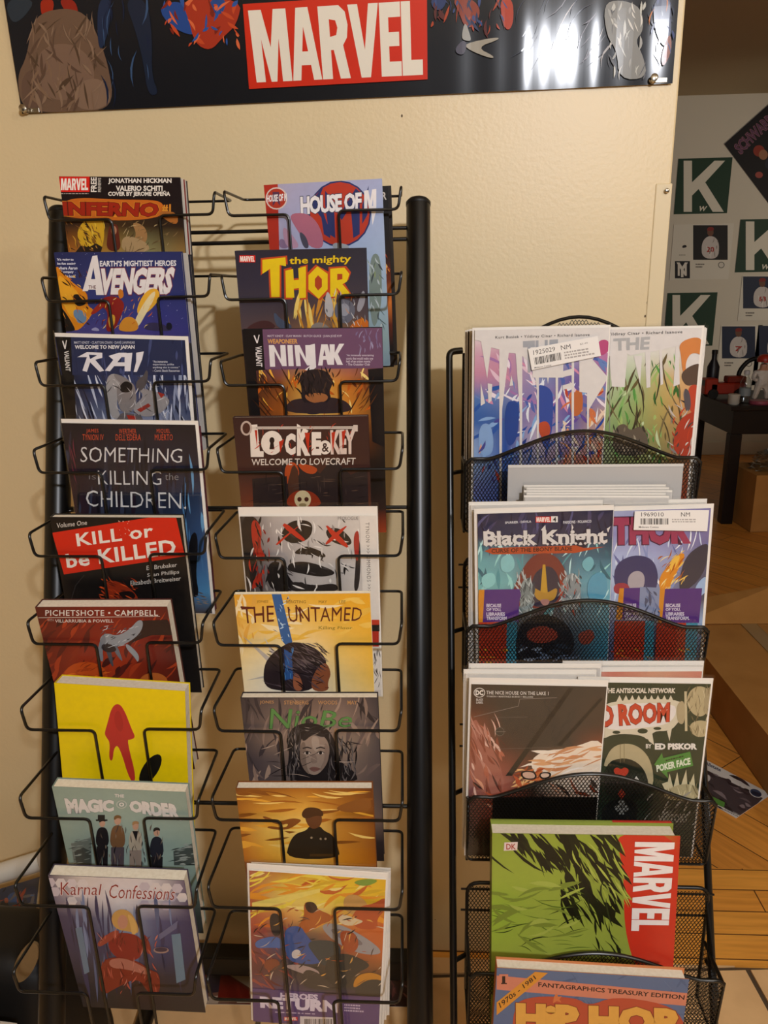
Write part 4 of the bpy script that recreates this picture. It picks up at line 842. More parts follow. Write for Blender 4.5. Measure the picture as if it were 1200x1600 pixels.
def heroes(sh):
    sh.fill(['a85a4c c88a30 e0b028 e8c028 e4b424', 'b86044 e0c458 e8c838 ecca30 e8bc24', 'c86a3c e8d070 ecd468 e8c444 dc9024', 'b8583c d88844 e0c070 d8843c c86028', 'a84c38 7a5848 8a6448 c0683c c86830', '8a4440 3c4c74 4a4a48 b0603c c86a34', '7c3c3c 4a4458 44403c 8a5434 9a5c30', '6a3838 54443c 3c3a34 4a4034 5a4430', '6a3c50 5a4a5c 3e3c36 403c36 443c34', '5c4874 5c4874 5c4874 5c4874 5c4874', '5c4874 5c4874 5c4874 5c4874 5c4874', '54406a 54406a 54406a 54406a 54406a'])
    sh.strokes(60, (392, 1362, 600, 1450), 'f0d84c e89a28 c86428 f4e088 d8b02c', (24, 70), (2, 8), (140, 200), 3, .3).strokes(30, (392, 1450, 460, 1545), '9a4c44 6a3030 b85c40', (16, 40), (2, 6), (20, 70), 4)
    sh.poly('394 1410 500 1388 500 1394 394 1424', 'ecd870').smooth('548 1378 576 1372 594 1376 570 1386', '7a9c3c').smooth('538 1400 556 1396 572 1408 576 1420 552 1432 536 1418', 'c89a58').smooth('560 1416 584 1412 604 1400 604 1420 588 1436 592 1452 560 1452 546 1438', 'b8542c').smooth('530 1426 560 1436 570 1440 546 1448 528 1440', 'dcc8a0').smooth('474 1410 488 1408 498 1422 516 1428 520 1438 500 1444 478 1460 462 1452 476 1432', 'b0602c').smooth('476 1410 490 1408 498 1420 488 1428 478 1422', '3c2a24').smooth('498 1444 530 1442 574 1466 596 1484 592 1492 560 1490 520 1470', '9c9a9c').smooth('512 1450 540 1452 570 1474 560 1478 530 1466', '7a7478')
    sh.smooth('420 1428 436 1426 440 1450 436 1464 424 1460', '26242a').smooth('446 1448 470 1446 478 1460 492 1476 520 1472 524 1490 500 1506 470 1506 450 1500 444 1474', '3e5a98').smooth('398 1470 424 1462 440 1466 446 1482 420 1480 400 1482', '4a6cac').smooth('476 1470 516 1468 534 1478 530 1500 508 1512 494 1496', '3e4648').smooth('456 1486 466 1482 472 1490 464 1498 456 1496', 'd4ccc8').smooth('508 1494 540 1488 570 1500 580 1510 556 1520 540 1544 508 1546', '3a3834').smooth('440 1508 470 1506 500 1516 498 1528 470 1520', 'b09a94').smooth('474 1512 500 1520 520 1540 530 1548 470 1544', '46403c').smooth('556 1524 580 1518 600 1526 600 1534 572 1532 550 1546', 'c8882c').smooth('568 1530 602 1530 602 1556 548 1556', '3c3a36').smooth('530 1452 556 1456 562 1480 546 1492 534 1478', 'a8502c').smooth('414 1500 432 1496 440 1508 424 1518 412 1512', '8a4a34')
    sh.strokes(90, (400, 1420, 600, 1545), '2c2826 e0a850 b85c34 d8c4a8 5a4a44', (6, 22), (.8, 2.4), (100, 200), 6)
    sh.poly('388 1543 605 1558 605 1700 388 1700', '5e4878')
    sh.text('HEROES', [(438, 1550), (497, 1553), (497, 1562), (438, 1560)], 'd8cce0', .05).text('RETURN', [(406, 1556), (529, 1563), (528, 1582), (407, 1574)], 'e2d8e8', .06).tiny([(430, 1579), (512, 1583), (512, 1586), (430, 1582)], 'c8b8d0', 1, 3).tiny([(538, 1567), (570, 1569), (570, 1582), (538, 1580)], 'c8b8d0', 3, 4)
    sh.marvel(444, 1588, 465, 1594).poly('469 1587 523 1589 523 1620 469 1620', 'ddd4d4').barcode((476, 1591, 520, 1615), 5)
for k in range(4):
    sh = rackbook(8, 1, ((389.5, 1360), (391, 1361), (393, 1360), (395, 1358))[k], ((603, 1374.5), (605, 1374), (607, 1372), (607, 1367))[k], .005 + .0068 * k, 3)
    lb = ('bagged orange comic with purple banner along its bottom', 'white boarded comic directly behind the purple bannered orange comic', 'second white boarded comic behind the purple bannered orange comic', 'rearmost white boarded comic behind the purple bannered orange comic')[k]
    if k == 0: heroes(sh); bagged(sh, 'bagged_comic', lb, 'comic book', .0045, 'boarded comics in the lowest right pocket', (.003, .0075, .0025))
    else: sh.fill('d8d2c8'); bagged(sh, 'bagged_comic', lb, 'comic book', .0045, 'boarded comics in the lowest right pocket', (.002, .0075, .0025))

# ------------------------------------------------------------------ the big poster over the racks
BL = on_y(35, 178, -.003); BR = on_y(1050, 131, -.003)
ex = (BR - BL).normalized(); ey = Vector((ex.z, 0, -ex.x)); PH = 0.62
ps = Sheet(BL - ey * PH, ex, ey, (BR - BL).length, PH)
def ripple(u, v):
    a = max(0, min(1, (u / ps.W - .64) / .1)) * max(0, min(1, (v / ps.H - .55) / .3))
    b = max(0, min(1, (v / ps.H - .9) / .1)) * max(0, 1 - abs(u / ps.W - .5) / .45)
    q_ = min(1, (ps.H - v) / .19); c = .0045 * (1 - (1 - q_) ** 2) if v > .3 else .0045 * v / .3
    return -(.0006 + c + a * .0011 * (1 + .6 * math.sin(u * 55) + .25 * math.sin(u * 131 + 1)))
ps.warp = ripple
ps.fill(['14161c 121318 15161c', '1a1d24 101116 17181f', '16181e 0e0d10 15151b'])
ps.smooth('66 0 88 0 84 26 72 34 66 20', 'a02c18').smooth('94 0 118 0 126 22 116 34 104 20', '92281a').smooth('10 0 60 0 40 30 20 40', '2c3640')
ps.smooth('52 40 70 20 110 14 140 26 160 70 172 110 178 160 150 176 60 176 34 166 28 120 44 90', '6e5644').smooth('58 90 80 70 120 70 150 100 146 150 90 160 60 140', '7c6250')
ps.smooth('34 120 60 104 70 150 60 174 36 166', '664e40').smooth('120 130 160 120 178 158 150 174 116 168', '846a56').strokes(80, (50, 40, 160, 168), '80654f 5e4738 8a705a 54402f', (18, 50), (1.5, 5), (30, 150), 3)
ps.smooth('156 0 178 0 172 50 160 84 154 60', '1e2c48').smooth('196 0 232 0 240 60 238 120 250 148 232 150 226 100 214 50', '1a2438').strokes(16, (158, 0, 246, 146), '3a5478 16203a', (24, 60), (1, 4), (80, 100), 5)
ps.smooth('248 14 280 2 300 20 318 40 306 60 268 44', '23478c').smooth('284 0 380 0 372 40 350 60 330 82 306 70 296 30', 'a8341c').smooth('330 0 356 0 350 26 330 22', '26488a').strokes(40, (256, 2, 376, 76), 'c44a24 7a2414 2c549c d8683c', (8, 30), (2, 7), (20, 150), 6)
ps.poly('381 9 667 -9 668 125 390 140', 'cf2e14').block('MARVEL', [(389, 19), (659, 3), (661, 118), (402, 130)], 'e9e2d2', gap=.03, widths=[1.3, 1.05, 1.0, 1.05, .72, .72])
ps.smooth('706 0 738 0 752 20 740 44 726 46 716 20', '8a3a26').smooth('780 0 800 0 802 36 794 52 784 40', 'b03c20').smooth('672 0 700 0 690 20 676 16', '2c3c68').strokes(40, (672, 0, 800, 50), '3a4c80 a84428 5a2a28 2a3458', (8, 30), (1, 5), (50, 130), 7)
ps.smooth('720 62 726 34 734 56 736 66 728 66', '9a9a94').smooth('724 70 776 60 780 64 744 76 772 90 768 94 732 80', 'a09a8c').smooth('708 82 722 64 730 70 724 90', '4a4654')
ps.strokes(26, (800, 0, 960, 90), '8a8a96 4a4c5c b8b4b4 34384a', (30, 90), (.8, 2.4), (110, 140), 8, .35).smooth('940 10 966 2 1000 14 1004 50 990 66 1004 90 1010 124 966 126 962 80 946 60', '8c8c88').strokes(40, (950, 12, 1006, 122), 'c4c4bc 5c5c60 a8a8a4 d8d6ce', (10, 30), (1, 5), (60, 120), 9).smooth('1018 0 1046 0 1046 60 1036 80 1020 50', '2c3458').smooth('1030 90 1044 50 1048 80 1034 110', '8a4a2c').strokes(20, (1016, 0, 1048, 100), '3c4878 1c2038 c87a3a', (10, 34), (1, 4), (60, 110), 4)
proot = empty('wall_poster', ps.mat4()); tag(proot, 'large black glossy poster with red lettered box pinned high on cream wall', 'poster')
ps.build('printed_sheet', proot, 'poster')
for px, py, side in ((41, 173, 'left'), (1019, 126, 'right')):
    q = on_y(px, py, -.0045)
    t_ = empty('push_clip', q); tag(t_, 'small metal clip holding the lower %s corner of the black poster' % side, 'clip', 'metal poster clips')
    mb = MB(); mb.lathe([(.0045, 0), (.005, .002), (.003, .004), (.003, .008), (.0052, .0095), (.0052, .0115), (.003, .0125)], (0, 0, 0), Vector((0, -1, .15)), 16); mb.build('clip_head', M['metal'], t_)
    mb = MB(); mb.box(.004, .02, -.0018, -.0006, -.003, .003); mb.build('clip_arm', M['metal'], t_, .0004)

# ------------------------------------------------------------------ the mesh magazine rack
Q1 = CAM + ray(912, 716) * 1.0; Q4 = CAM + ray(912, 1526) * 0.928
L2 = (Q1.y - Q4.y) / (Q1.z - Q4.z)
n2 = Vector((0, -1, L2)).normalized()
def on_r2(px, py, off=0.0): return hit(px, py, (0, Q1.y - off, Q1.z), n2)
RX0, RX1 = on_r2(727, 716).x, on_r2(1097, 716).x
TZ = [on_r2(912, y).z for y in (716, 979, 1248, 1526)]; TZ.append(TZ[3] - (TZ[2] - TZ[3]))
def ry(z): return Q1.y + (z - Q1.z) * L2
BD, PHT = 0.072, 0.104                                    # basket depth, front panel height
rk = empty('mesh_magazine_rack', (0.5 * (RX0 + RX1), ry(0.2), 0)); tag(rk, 'five tier black wire mesh magazine rack standing before the wall end', 'magazine rack')
def mesh_panel(mb, P00, P10, P01, P11, keep=None, cw=.0046, chh=.0037, wd=.00135, th=.0005):
    """expanded metal: rows of zigzag strands between four corners (00 bottom-left, 10 bottom-right, 01 top-left, 11 top-right)"""
    P00, P10, P01, P11 = map(Vector, (P00, P10, P01, P11))
    W_ = (P10 - P00).length; H_ = (P01 - P00).length; nu = max(2, int(W_ / cw) * 2); nv = max(2, int(H_ / chh))
    nrm = (P10 - P00).cross(P01 - P00).normalized() * th
    up = (P01 - P00).normalized() * wd * .5
    def pt(u, v): return (P00 * (1 - u) + P10 * u) * (1 - v) + (P01 * (1 - u) + P11 * u) * v
    for j in range(nv):
        run = []
        def flush():
            if len(run) > 1:
                vs_ = []
                for p in run: vs_ += [p + up, p + up + nrm, p - up + nrm, p - up]
                fs_ = [(4 * i + k, 4 * i + (k + 1) % 4, 4 * i + 4 + (k + 1) % 4, 4 * i + 4 + k) for i in range(len(run) - 1) for k in range(4)]
                mb.add(vs_, fs_)
            run.clear()
        for i in range(nu + 1):
            v = (j + .5 + (.42 if (i + j) % 2 else -.42)) / nv; u = i / nu
            if keep is None or keep(u, v): run.append(pt(u, v))
            else: flush()
        flush()
W2 = RX1 - RX0; hx = W2 / 2
def arch(s, A, hw=.40):                                    # extra height of the rim at s in -.5 .. .5
    t = abs(s) / hw
    return 0 if t >= 1 else A * (math.cos(math.pi / 2 * t) ** 1.25)
BZ = on_r2(1000, 1358, -BD - .004).z - TZ[3]                # back rim above front rim
basket_src = None
for ti, z in enumerate(TZ):
    y = ry(z); bz = on_r2(760, 548, -BD - .004).z - z if ti == 0 else BZ
    first = ti == 0
    yb = BD; zb = -PHT
    mb = MB(); r = .0024
    N = 40; A = .036
    rim = [(hx * (2 * i / N - 1), 0, arch(i / N - .5, A)) for i in range(N + 1)]
    full = [(-hx, yb * .95, -.012), (-hx, .012, -.010), (-hx + .002, 0, -.006)] + rim[1:-1] + [(hx - .002, 0, -.006), (hx, .012, -.010), (hx, yb * .95, -.012)]
    mb.tube(full, r, 8)
    fb = .012                                              # the front slopes in a little towards the bottom
    mb.tube([(-hx, 0.002, -.006), (-hx, fb, zb), (hx, fb, zb), (hx, 0.002, -.006)], .0018, 8, fillet=.008)
    mb.tube([(-hx, fb, zb), (-hx, yb, zb)], .0018, 8); mb.tube([(hx, fb, zb), (hx, yb, zb)], .0018, 8)
    Ab = .047 if first else 0.0
    back = [(-hx, yb, zb), (-hx, yb + .002, bz)] + ([(hx * 2 * s, yb + .002, bz + arch(s, Ab, .36)) for s in [i / 24 - .5 for i in range(1, 24)]] if first else []) + [(hx, yb + .002, bz), (hx, yb, zb)]
    mb.tube(back, r, 8, fillet=.016 if not first else 0)
    if not first:
        for dz in (.012, .045): mb.tube([(-hx - .008, yb + .004, bz - dz), (hx + .008, yb + .004, bz - dz)], .0014, 8)
    mb.tube([(hx - .002, yb, bz - .02), (hx + .004, yb * .5, -.03), (hx + .004, yb * .3, -.05)], .0016, 8, fillet=.01)
    ob = kid(MB() if False else mb, 'basket', 'wire', rk); ob.matrix_parent_inverse = Matrix(); ob.location = (0, y - rk.location.y, z)
    if first or ti == 1:
        mf = MB(); mesh_panel(mf, (-hx, fb, zb), (hx, fb, zb), (-hx, 0, A), (hx, 0, A), keep=lambda u, v: zb + v * (A - zb) <= arch(u - .5, A) - .002)
        mk = MB(); mesh_panel(mk, (-hx, yb, zb), (hx, yb, zb), (-hx, yb, bz + Ab), (hx, yb, bz + Ab), keep=lambda u, v: zb + v * (bz + Ab - zb) <= bz + arch(u - .5, Ab, .36) - .003)
        ml = MB(); mesh_panel(ml, (-hx, fb, zb), (-hx, yb, zb), (-hx, 0, -.012), (-hx, yb, -.012))
        mr = MB(); mesh_panel(mr, (hx, fb, zb), (hx, yb, zb), (hx, 0, -.012), (hx, yb, -.012))
        mo = MB(); mesh_panel(mo, (-hx, fb, zb), (hx, fb, zb), (-hx, yb, zb), (hx, yb, zb))
        src = [q.build(nm, M['meshm'], ob) for q, nm in ((mf, 'mesh_front'), (mk, 'mesh_back'), (ml, 'mesh_side'), (mr, 'mesh_side'), (mo, 'mesh_base'))]
    else:
        for s_ in src:
            c = s_.copy(); COL.objects.link(c); c.parent = ob
for sx, px in ((-1, 707), (1, 1103)):
    X = on_r2(px, 1300, -BD * .8).x; z1 = on_r2(760, 552, -BD * .8).z; off = BD * .8
    mb = MB(); mb.tube([(sx * hx + rk.location.x, ry(z1) + off + .004, z1 + .004), (X, ry(z1) + off, z1 + .003), (X, ry(.02) + off, .02), (X, ry(.02) + off + .03, .006)], .0048, 10, fillet=.02)
    kid(mb, 'side_rail', 'wire', rk)
    mb = MB(); mb.tube([(X, ry(.3) + off, .3), (X, ry(.3) + off + .10, .006)], .0045, 10); kid(mb, 'rear_leg', 'wire', rk)
    for z in TZ:
        mb = MB(); mb.tube([(X, ry(z - .03) + off, z - .03), (sx * hx + rk.location.x, ry(z) + off, z - .03)], .003, 8); kid(mb, 'bracket', 'wire', rk)

def r2comic(t, tl, tr, gap, lean=0.0, dz=.002):
    z = TZ[t]; y = ry(z) + .004 + gap
    sh = place(tl, tr, Vector((0, y, z)), None, lean)
    sh.H = (sh.O.z - (z - PHT + .006)) / -sh.ey.z - dz
    return sh
def sticker(sh, root, corners, draw, off=.0035):
    O_ = sh.O; sh.O = O_ + sh.n * off; keep_mb, kk, bgk = sh.mb, sh.k, sh.bg
    old = sh.P; D = -off
    s2 = Sheet(sh.O, sh.ex, sh.ey, sh.W, sh.H); s2.P = lambda u, v, k=0: (u - s2.W / 2, D - 1e-5 * k, s2.H - v)
    s2.poly(corners, 'e9e5e0'); draw(s2); o = s2.build('price_sticker', root, 'matte'); o['label'] = 'white barcode price sticker'
    sh.O = O_
G1, G2, G3 = 'bagged comics in the top mesh tier', 'bagged comics in the second mesh tier', 'bagged comics in the third mesh tier'
# --- top tier, left comic
def marv_l(sh):
    sh.fill(['e4dfdc e4dfdc e4dfdc e4dfdc e4dfdc', 'd8a8bc c890ac a0a8c8 b8b0cc c878a8', 'c88aa4 c88ca4 8094c0 7060a4 a070a4', '5078b8 7080b4 9c80b0 6c5aa0 8c88b8', '2c5ca8 4060a0 a88cb4 5c58a0 c8a080', '8aa4d0 2c50a0 c8b8c8 8078b0 e0b090', '98b4dc 3058a8 a0a0c0 b06c60 d89468', '7880b8 4060a8 5a6cb0 a08898 b85c40', '5a70b0 3a4c98 6470b0 8c7088 9c6048', '3c58a0 34407c 48588c 6c4c60 7c4838'])
    sh.strokes(60, (744, 540, 950, 640), 'd890b0 e8c8d8 6c86c0 a878b0 f0e4ec 5468b0', (14, 50), (2, 7), (20, 80), 3).strokes(70, (744, 600, 950, 720), '2c58a8 8ab0e0 e8ecf4 4a4a98 2848a0', (12, 44), (2, 7), (90, 170), 4).strokes(40, (870, 610, 950, 720), 'e8a060 c04830 f0d8c0 6a50a0 d87848', (10, 30), (2, 6), (20, 150), 5)
    sh.smooth('836 600 858 604 866 622 860 700 846 700 842 640', '3a50a0').smooth('788 630 806 624 812 640 808 690 790 700', '2a4894').smooth('890 618 908 606 912 630 906 650 892 650', 'c06c3c').smooth('748 664 766 660 772 690 768 712 748 712', '88aad8').smooth('838 662 856 656 862 676 848 690', 'c05030').strokes(30, (746, 690, 950, 780), 'b83c28 4a4a90 e0a080 2c3c80', (10, 30), (2, 7), (40, 140), 6)
    Wc = 'e2ddd9'
    for p in ('738 500 960 500 956 532 938 534 906 562 870 564 842 580 816 556 804 552 794 551 780 546 768 543 751 533 742 531', '751 530 761 591 769 530', '780 530 780.5 800 783.5 800 784.5 640 795 551 796 530', '804 530 812 640 811 800 815 800 816 640 816 530', '828 530 839 610 838 800 841.5 800 842 576 850 556 856 600 862 560 868 560', '868 560 868 800 871 800 872 560', '893 556 893 800 896 800 897 556', '905 540 905 612 917 614 917 800 920 800 920 640 950 590 926 562 940 536', '751 598 758 630 751 634', '762 599 769 600 768 626 763 630', '799 586 802 602 796 603', '879 580 893 576 893 586 880 589', '879 602 893 598 893 606 879 609'): sh.poly(p, Wc)
    sh.text('Kurt Busiek \u2022 Yildiray Cinar \u2022 Richard Isanove', [(774, 525), (921, 520.5), (921, 526.5), (774, 530.5)], '3a3634', .012, space=1.15)
    sh.text('THE', [(817, 533), (872, 530), (870, 582), (818, 582)], 'a8aab0', .03).poly('832 548 880 542 880 590 832 590', Wc).smooth('934 532 950 530 953 546 942 556 930 552', 'c05080')
lsh = r2comic(0, (742, 516), (952, 511.5), .006); marv_l(lsh)
root = bagged(lsh, 'bagged_comic', 'bagged white comic with pink and blue tall letters and tilted price sticker', 'comic book', .0045, G1, (.003, .003, .002))
def stk1(s):
    s.text('1925029', [(833, 547.5), (867, 541.5), (867.5, 548.5), (833.5, 555)], '55504e', 0).text('NM', [(876, 540), (891, 537.5), (892, 544.5), (877, 547)], '55504e', 0).text('$5.49', [(906, 536.5), (918, 534.5), (918.5, 537.5), (906.5, 539.5)], '8a8480', 0).barcode([(834, 559), (876, 550.5), (877.5, 562), (836, 570)], 3).tiny([(881, 549), (930, 541), (932, 554), (883, 562)], 'a8a29e', 3, 4).text('Midtown Comics', [(835, 573.5), (861, 569), (861.5, 571.5), (835.5, 576)], '6a6462', .01)
sticker(lsh, root, '825 545 934 525 939 556 831 578.5', stk1)
def marv_r(sh):
    sh.fill(['e4dfdc', 'e4dfdc e0dcd4 dce0d0 e0dcd0 e4dfdc', 'd0d4b8 c0ccac a8c090 c8b070 e8b080', 'b8c8a0 a8bc88 98b070 b8a460 d89868', 'a0b890 90a870 88a060 a49458 b8845c', 'b0b8a0 a0a884 8c9c60 8c8450 a07458', '8c8c70 949070 848450 807850 b05a3c', '6a5c40 787450 70683c 7c5c3c b8482c', '50482c 5c5430 58502c 6a4c34 a83c24'])
    sh.strokes(90, (952, 560, 1060, 730), '5c9c48 8ab868 3c6c30 c8d8a8 6a5a34 a8c070', (8, 34), (1.4, 5), (50, 130), 3).strokes(24, (952, 590, 1060, 700), '5a4c30 7c6c48 3c3420', (30, 80), (1.6, 4), (60, 120), 4).strokes(40, (1048, 620, 1096, 720), 'c8c0b8 3a3634 b83c24 8a8480 5c4038', (8, 30), (1.2, 4), (30, 100), 6)
    Wc = 'e2ddd9'
    for p in ('900 500 1110 500 1104 530 1060 540 1040 545 1016 550 1016 605 1010 606 1008 550 984 556 980 552 976 605 956 604 952 560', '1034 546 1036 600 1032 602 1030 548', '990 556 1000 600 1003 556', '1060 540 1062 600 1052 604 1056 540'): sh.poly(p, Wc)
    sh.smooth('1060 536 1084 526 1098 530 1098 560 1092 552 1078 552 1072 566 1084 590 1076 600 1066 580 1064 556', 'd88848').smooth('1074 556 1090 552 1100 560 1098 590 1080 600 1070 578', Wc)
    sh.smooth('1062 586 1076 572 1098 566 1098 606 1086 600 1072 604', '5e4a3c').smooth('1076 602 1092 600 1096 640 1080 648 1074 626', 'c04a30').smooth('1068 604 1078 612 1080 640 1070 644', '5c5458').smooth('1056 660 1084 640 1096 650 1090 712 1050 712', 'b0402a').strokes(24, (1050, 640, 1094, 712), 'c8c4bc 4a4644 d8d4cc c84a2c', (8, 26), (1, 3), (100, 150), 8)
    sh.smooth('960 668 976 660 984 674 1000 664 1012 680 1014 712 956 712', '6a5c4c').strokes(16, (956, 664, 1016, 712), '8a7a64 3c342c a89880', (8, 16), (1.5, 4), (60, 120), 7)
    sh.text('\u2022 Yildiray Cinar \u2022 Richard Isanove', [(944, 520), (1066, 516), (1066, 522), (944, 526)], '3a3634', .012, space=1.15).text('THE', [(958, 529), (1016, 526), (1014, 546), (959, 548)], 'b4b4b4', .04).rect(952, 556, 953, 700, '9a9690')
rsh = r2comic(0, (890, 516), (1097, 512), .013); marv_r(rsh)
bagged(rsh, 'bagged_comic', 'bagged white comic with green forest lettering and orange S, top mesh tier', 'comic book', .0045, G1, (.003, .0025, .0035))
for k, (a, b, c_) in enumerate((((735, 517), (930, 513), 'b8a88c'), ((731, 518), (925, 514), '4a3c30'), ((728, 519), (922, 515), 'b0a490'))):
    sh = r2comic(0, a, b, .020 + .0075 * k); sh.fill(c_)
    bagged(sh, 'bagged_comic', ('tan edged bagged comic just behind the pink and blue lettered one', 'dark brown edged bagged comic in the top mesh tier', 'leftmost rear bagged comic in the top mesh tier')[k], 'comic book', .0045, G1, (.001, .002, .002))
for k, (b, c_) in enumerate((((1100, 513), '8a84a0'), ((1102, 514), '5c5478'))):
    sh = r2comic(0, (895, 517), b, .020 + .0075 * k); sh.fill(c_)
    bagged(sh, 'bagged_comic', ('lilac edged bagged comic right behind the forest lettered one', 'dark violet edged bagged comic at the rear right of the top mesh tier')[k], 'comic book', .0045, G1, (.001, .001, .003))
# --- second tier: grey envelope, comics behind, two in front
sh = r2comic(1, (794, 727), (1068, 725), .048, -2); sh.fill('b3b0ad')
e = empty('grey_envelope', sh.mat4()); tag(e, 'large plain light grey paper envelope behind the second mesh tier comics', 'envelope'); sh.mb.box(-sh.W / 2, sh.W / 2, .0001, .003, 0, sh.H, lin('b3b0ad')); sh.build('envelope_front', e, 'matte')
mb = MB(); mb.box(-sh.W / 2, sh.W / 2, -.0008, -.0001, sh.H - .003, sh.H + .0004, lin('d0cdc8')); mb.build('edge_highlight', M['matte'], e)  # pale strip paints the thin highlight along the envelope's top edge
for k in range(5):
    sh = r2comic(1, (820 + 4 * (k % 2), 761 + 4 * k), (1040 + 5 * (k % 3), 760 + 4.5 * k), .040 - .0052 * k, -2); sh.fill('d6d1cb')
    bagged(sh, 'bagged_comic', 'white edged bagged comic in the stack before the grey envelope, %s of five' % ('rearmost', 'second', 'middle', 'fourth', 'front')[k], 'comic book', .004, G2, (.001, .002, .001))
def bknight(sh):
    sh.fill(['2c2c44 34344c 38344c 34324a 2c2c48', '2c3050 383c58 3c3854 38384c 2c3450', '6aa8b0 70a0ac 54464c 50788c 3c6478', '7cc0c0 78b4b8 6a4a48 6aa0b0 6aacc0', '6ab0b4 6a8c90 5a4444 70909c 78b4c4', '4c8c98 4a5c64 5c5058 586c78 58a0b4', '3c7488 30404c 3c3c4c 3c4c5c 4894b0', '346c84 2a343e 30343e 34404c 3c8cac', '2c6480 242c34 282c34 2c3844 34809c'])
    sh.strokes(60, (745, 850, 955, 960), '9cd8d4 5a9ca4 c4ecec 3c6c7c', (12, 44), (2, 7), (30, 150), 3)
    sh.strokes(34, (750, 806, 955, 850), '4a4668 24223a 5c5a84', (14, 50), (2, 7), (70, 130), 4)
    for t, a, b in (('SPURRIER \u00b7 D\u00c1VILA', 789, 830), ('PARSONS \u00b7 POLANCO', 880, 924)): sh.text(t, [(a, 814), (b, 812), (b, 816.5), (a, 818.5)], 'dcdce0', .025)
    sh.marvel(837, 807, 861, 816.5).rect(861, 806.5, 871.5, 816, 'e8e4e0').text('4', (864, 808, 869, 815), '2a2626', .03)
    sh.text('Black Knight', [(755, 830), (949, 826), (949, 855), (756, 859)], 'dedad6', .035, ('2a2838', .03))
    for i in range(26):
        x = 760 + i * 7.35; yb = 852 - (x - 756) * .02; 
        if 836 < x < 850: continue
        for yy in (yb, yb - 14 + (i % 3) * .6): sh.poly([(x - 2.6, yy), (x, yy - 2.4), (x + 2.6, yy), (x, yy + 2.4)], 'dedad6', i == 0)
    for p in ('756 834 764 826 764 832', '845 828 852 820 853 832', '893 818 896 824 893 830', '948 826 954 822 950 832'): sh.poly(p, 'dedad6')
    sh.poly('757 861 768 856 900 852 912 856 946 854 912 861 898 864 770 866', 'b8502c').text('CURSE OF THE EBONY BLADE', [(768, 857.5), (894, 853.5), (894, 860), (768, 864)], '2a1c1c', .015)
    # a plain dark hooded mass with a gold central ridge
    sh.smooth('798 928 820 880 842 862 872 868 892 910 894 950 800 950', '7c3c34').smooth('826 940 832 900 846 886 862 884 874 902 876 930 864 946 840 950', '3a3444').poly('848 882 852 882 856 930 848 944 844 930', 'c89c38').smooth('832 916 848 926 856 926 872 916 868 936 856 940 846 940 836 934', 'b88c38').smooth('842 936 860 936 856 946 848 946', 'b08078')
    sh.smooth('812 910 828 900 834 930 828 960 812 956', '7c8888').smooth('876 906 900 890 910 930 900 960 876 950', '8a9498').strokes(70, (806, 895, 834, 955), 'c0c8c8 4a5458 98a4a4', (6, 20), (1, 3), (40, 130), 6).strokes(70, (874, 895, 908, 958), 'c0c8c8 4a5458 a84030 98a4a4', (6, 20), (1, 3), (40, 130), 7)
    sh.smooth('906 880 922 866 930 880 918 896', '78b8c4').smooth('920 900 946 890 950 930 930 944 916 930', '5ca0bc').smooth('782 870 800 864 806 886 792 896 782 890', '8cc8cc').smooth('750 900 772 892 776 912 756 922', '90d0d0')
    sh.poly('748 921 812 920 810 972 747 974', '54307c').poly('748 921 757 921 754 974 746 974', 'd88c28').poly('810 926 812 920 814 930 808 950', '54307c')
    for i, t in enumerate(('BECAUSE', 'OF YOU,', 'LIBRARIES', 'TRANSFORM.')): sh.text(t, (760, 943 + i * 6.6, (783, 783, 789, 793)[i], 948.6 + i * 6.6), 'e0d8e8', .03)
    sh.poly('745 972 792 971 790 1060 744 1060', 'b43820').poly('792 971 808 970 806 1060 790 1060', '3c8ca4').smooth('806 975 850 955 890 975 900 1010 880 1040 806 1045', '1e2028').smooth('822 985 846 976 870 984 872 998 846 1006 824 1000', '9c4030').strokes(14, (808, 1008, 900, 1040), '5c6c84 8494a8 2c3848', (14, 34), (3, 8), (150, 210), 8).smooth('900 990 926 980 930 1000 910 1010', '9c4838')
    sh.strokes(24, (745, 1015, 792, 1045), 'd0a028 a83018', (6, 20), (1, 3), (0, 30), 9)
ksh = r2comic(1, (746, 803), (958.5, 797), .006); bknight(ksh)
root = bagged(ksh, 'bagged_comic', 'bagged teal comic with jagged white title and purple corner blurb', 'comic book', .0045, G2, (.004, .006, .001))
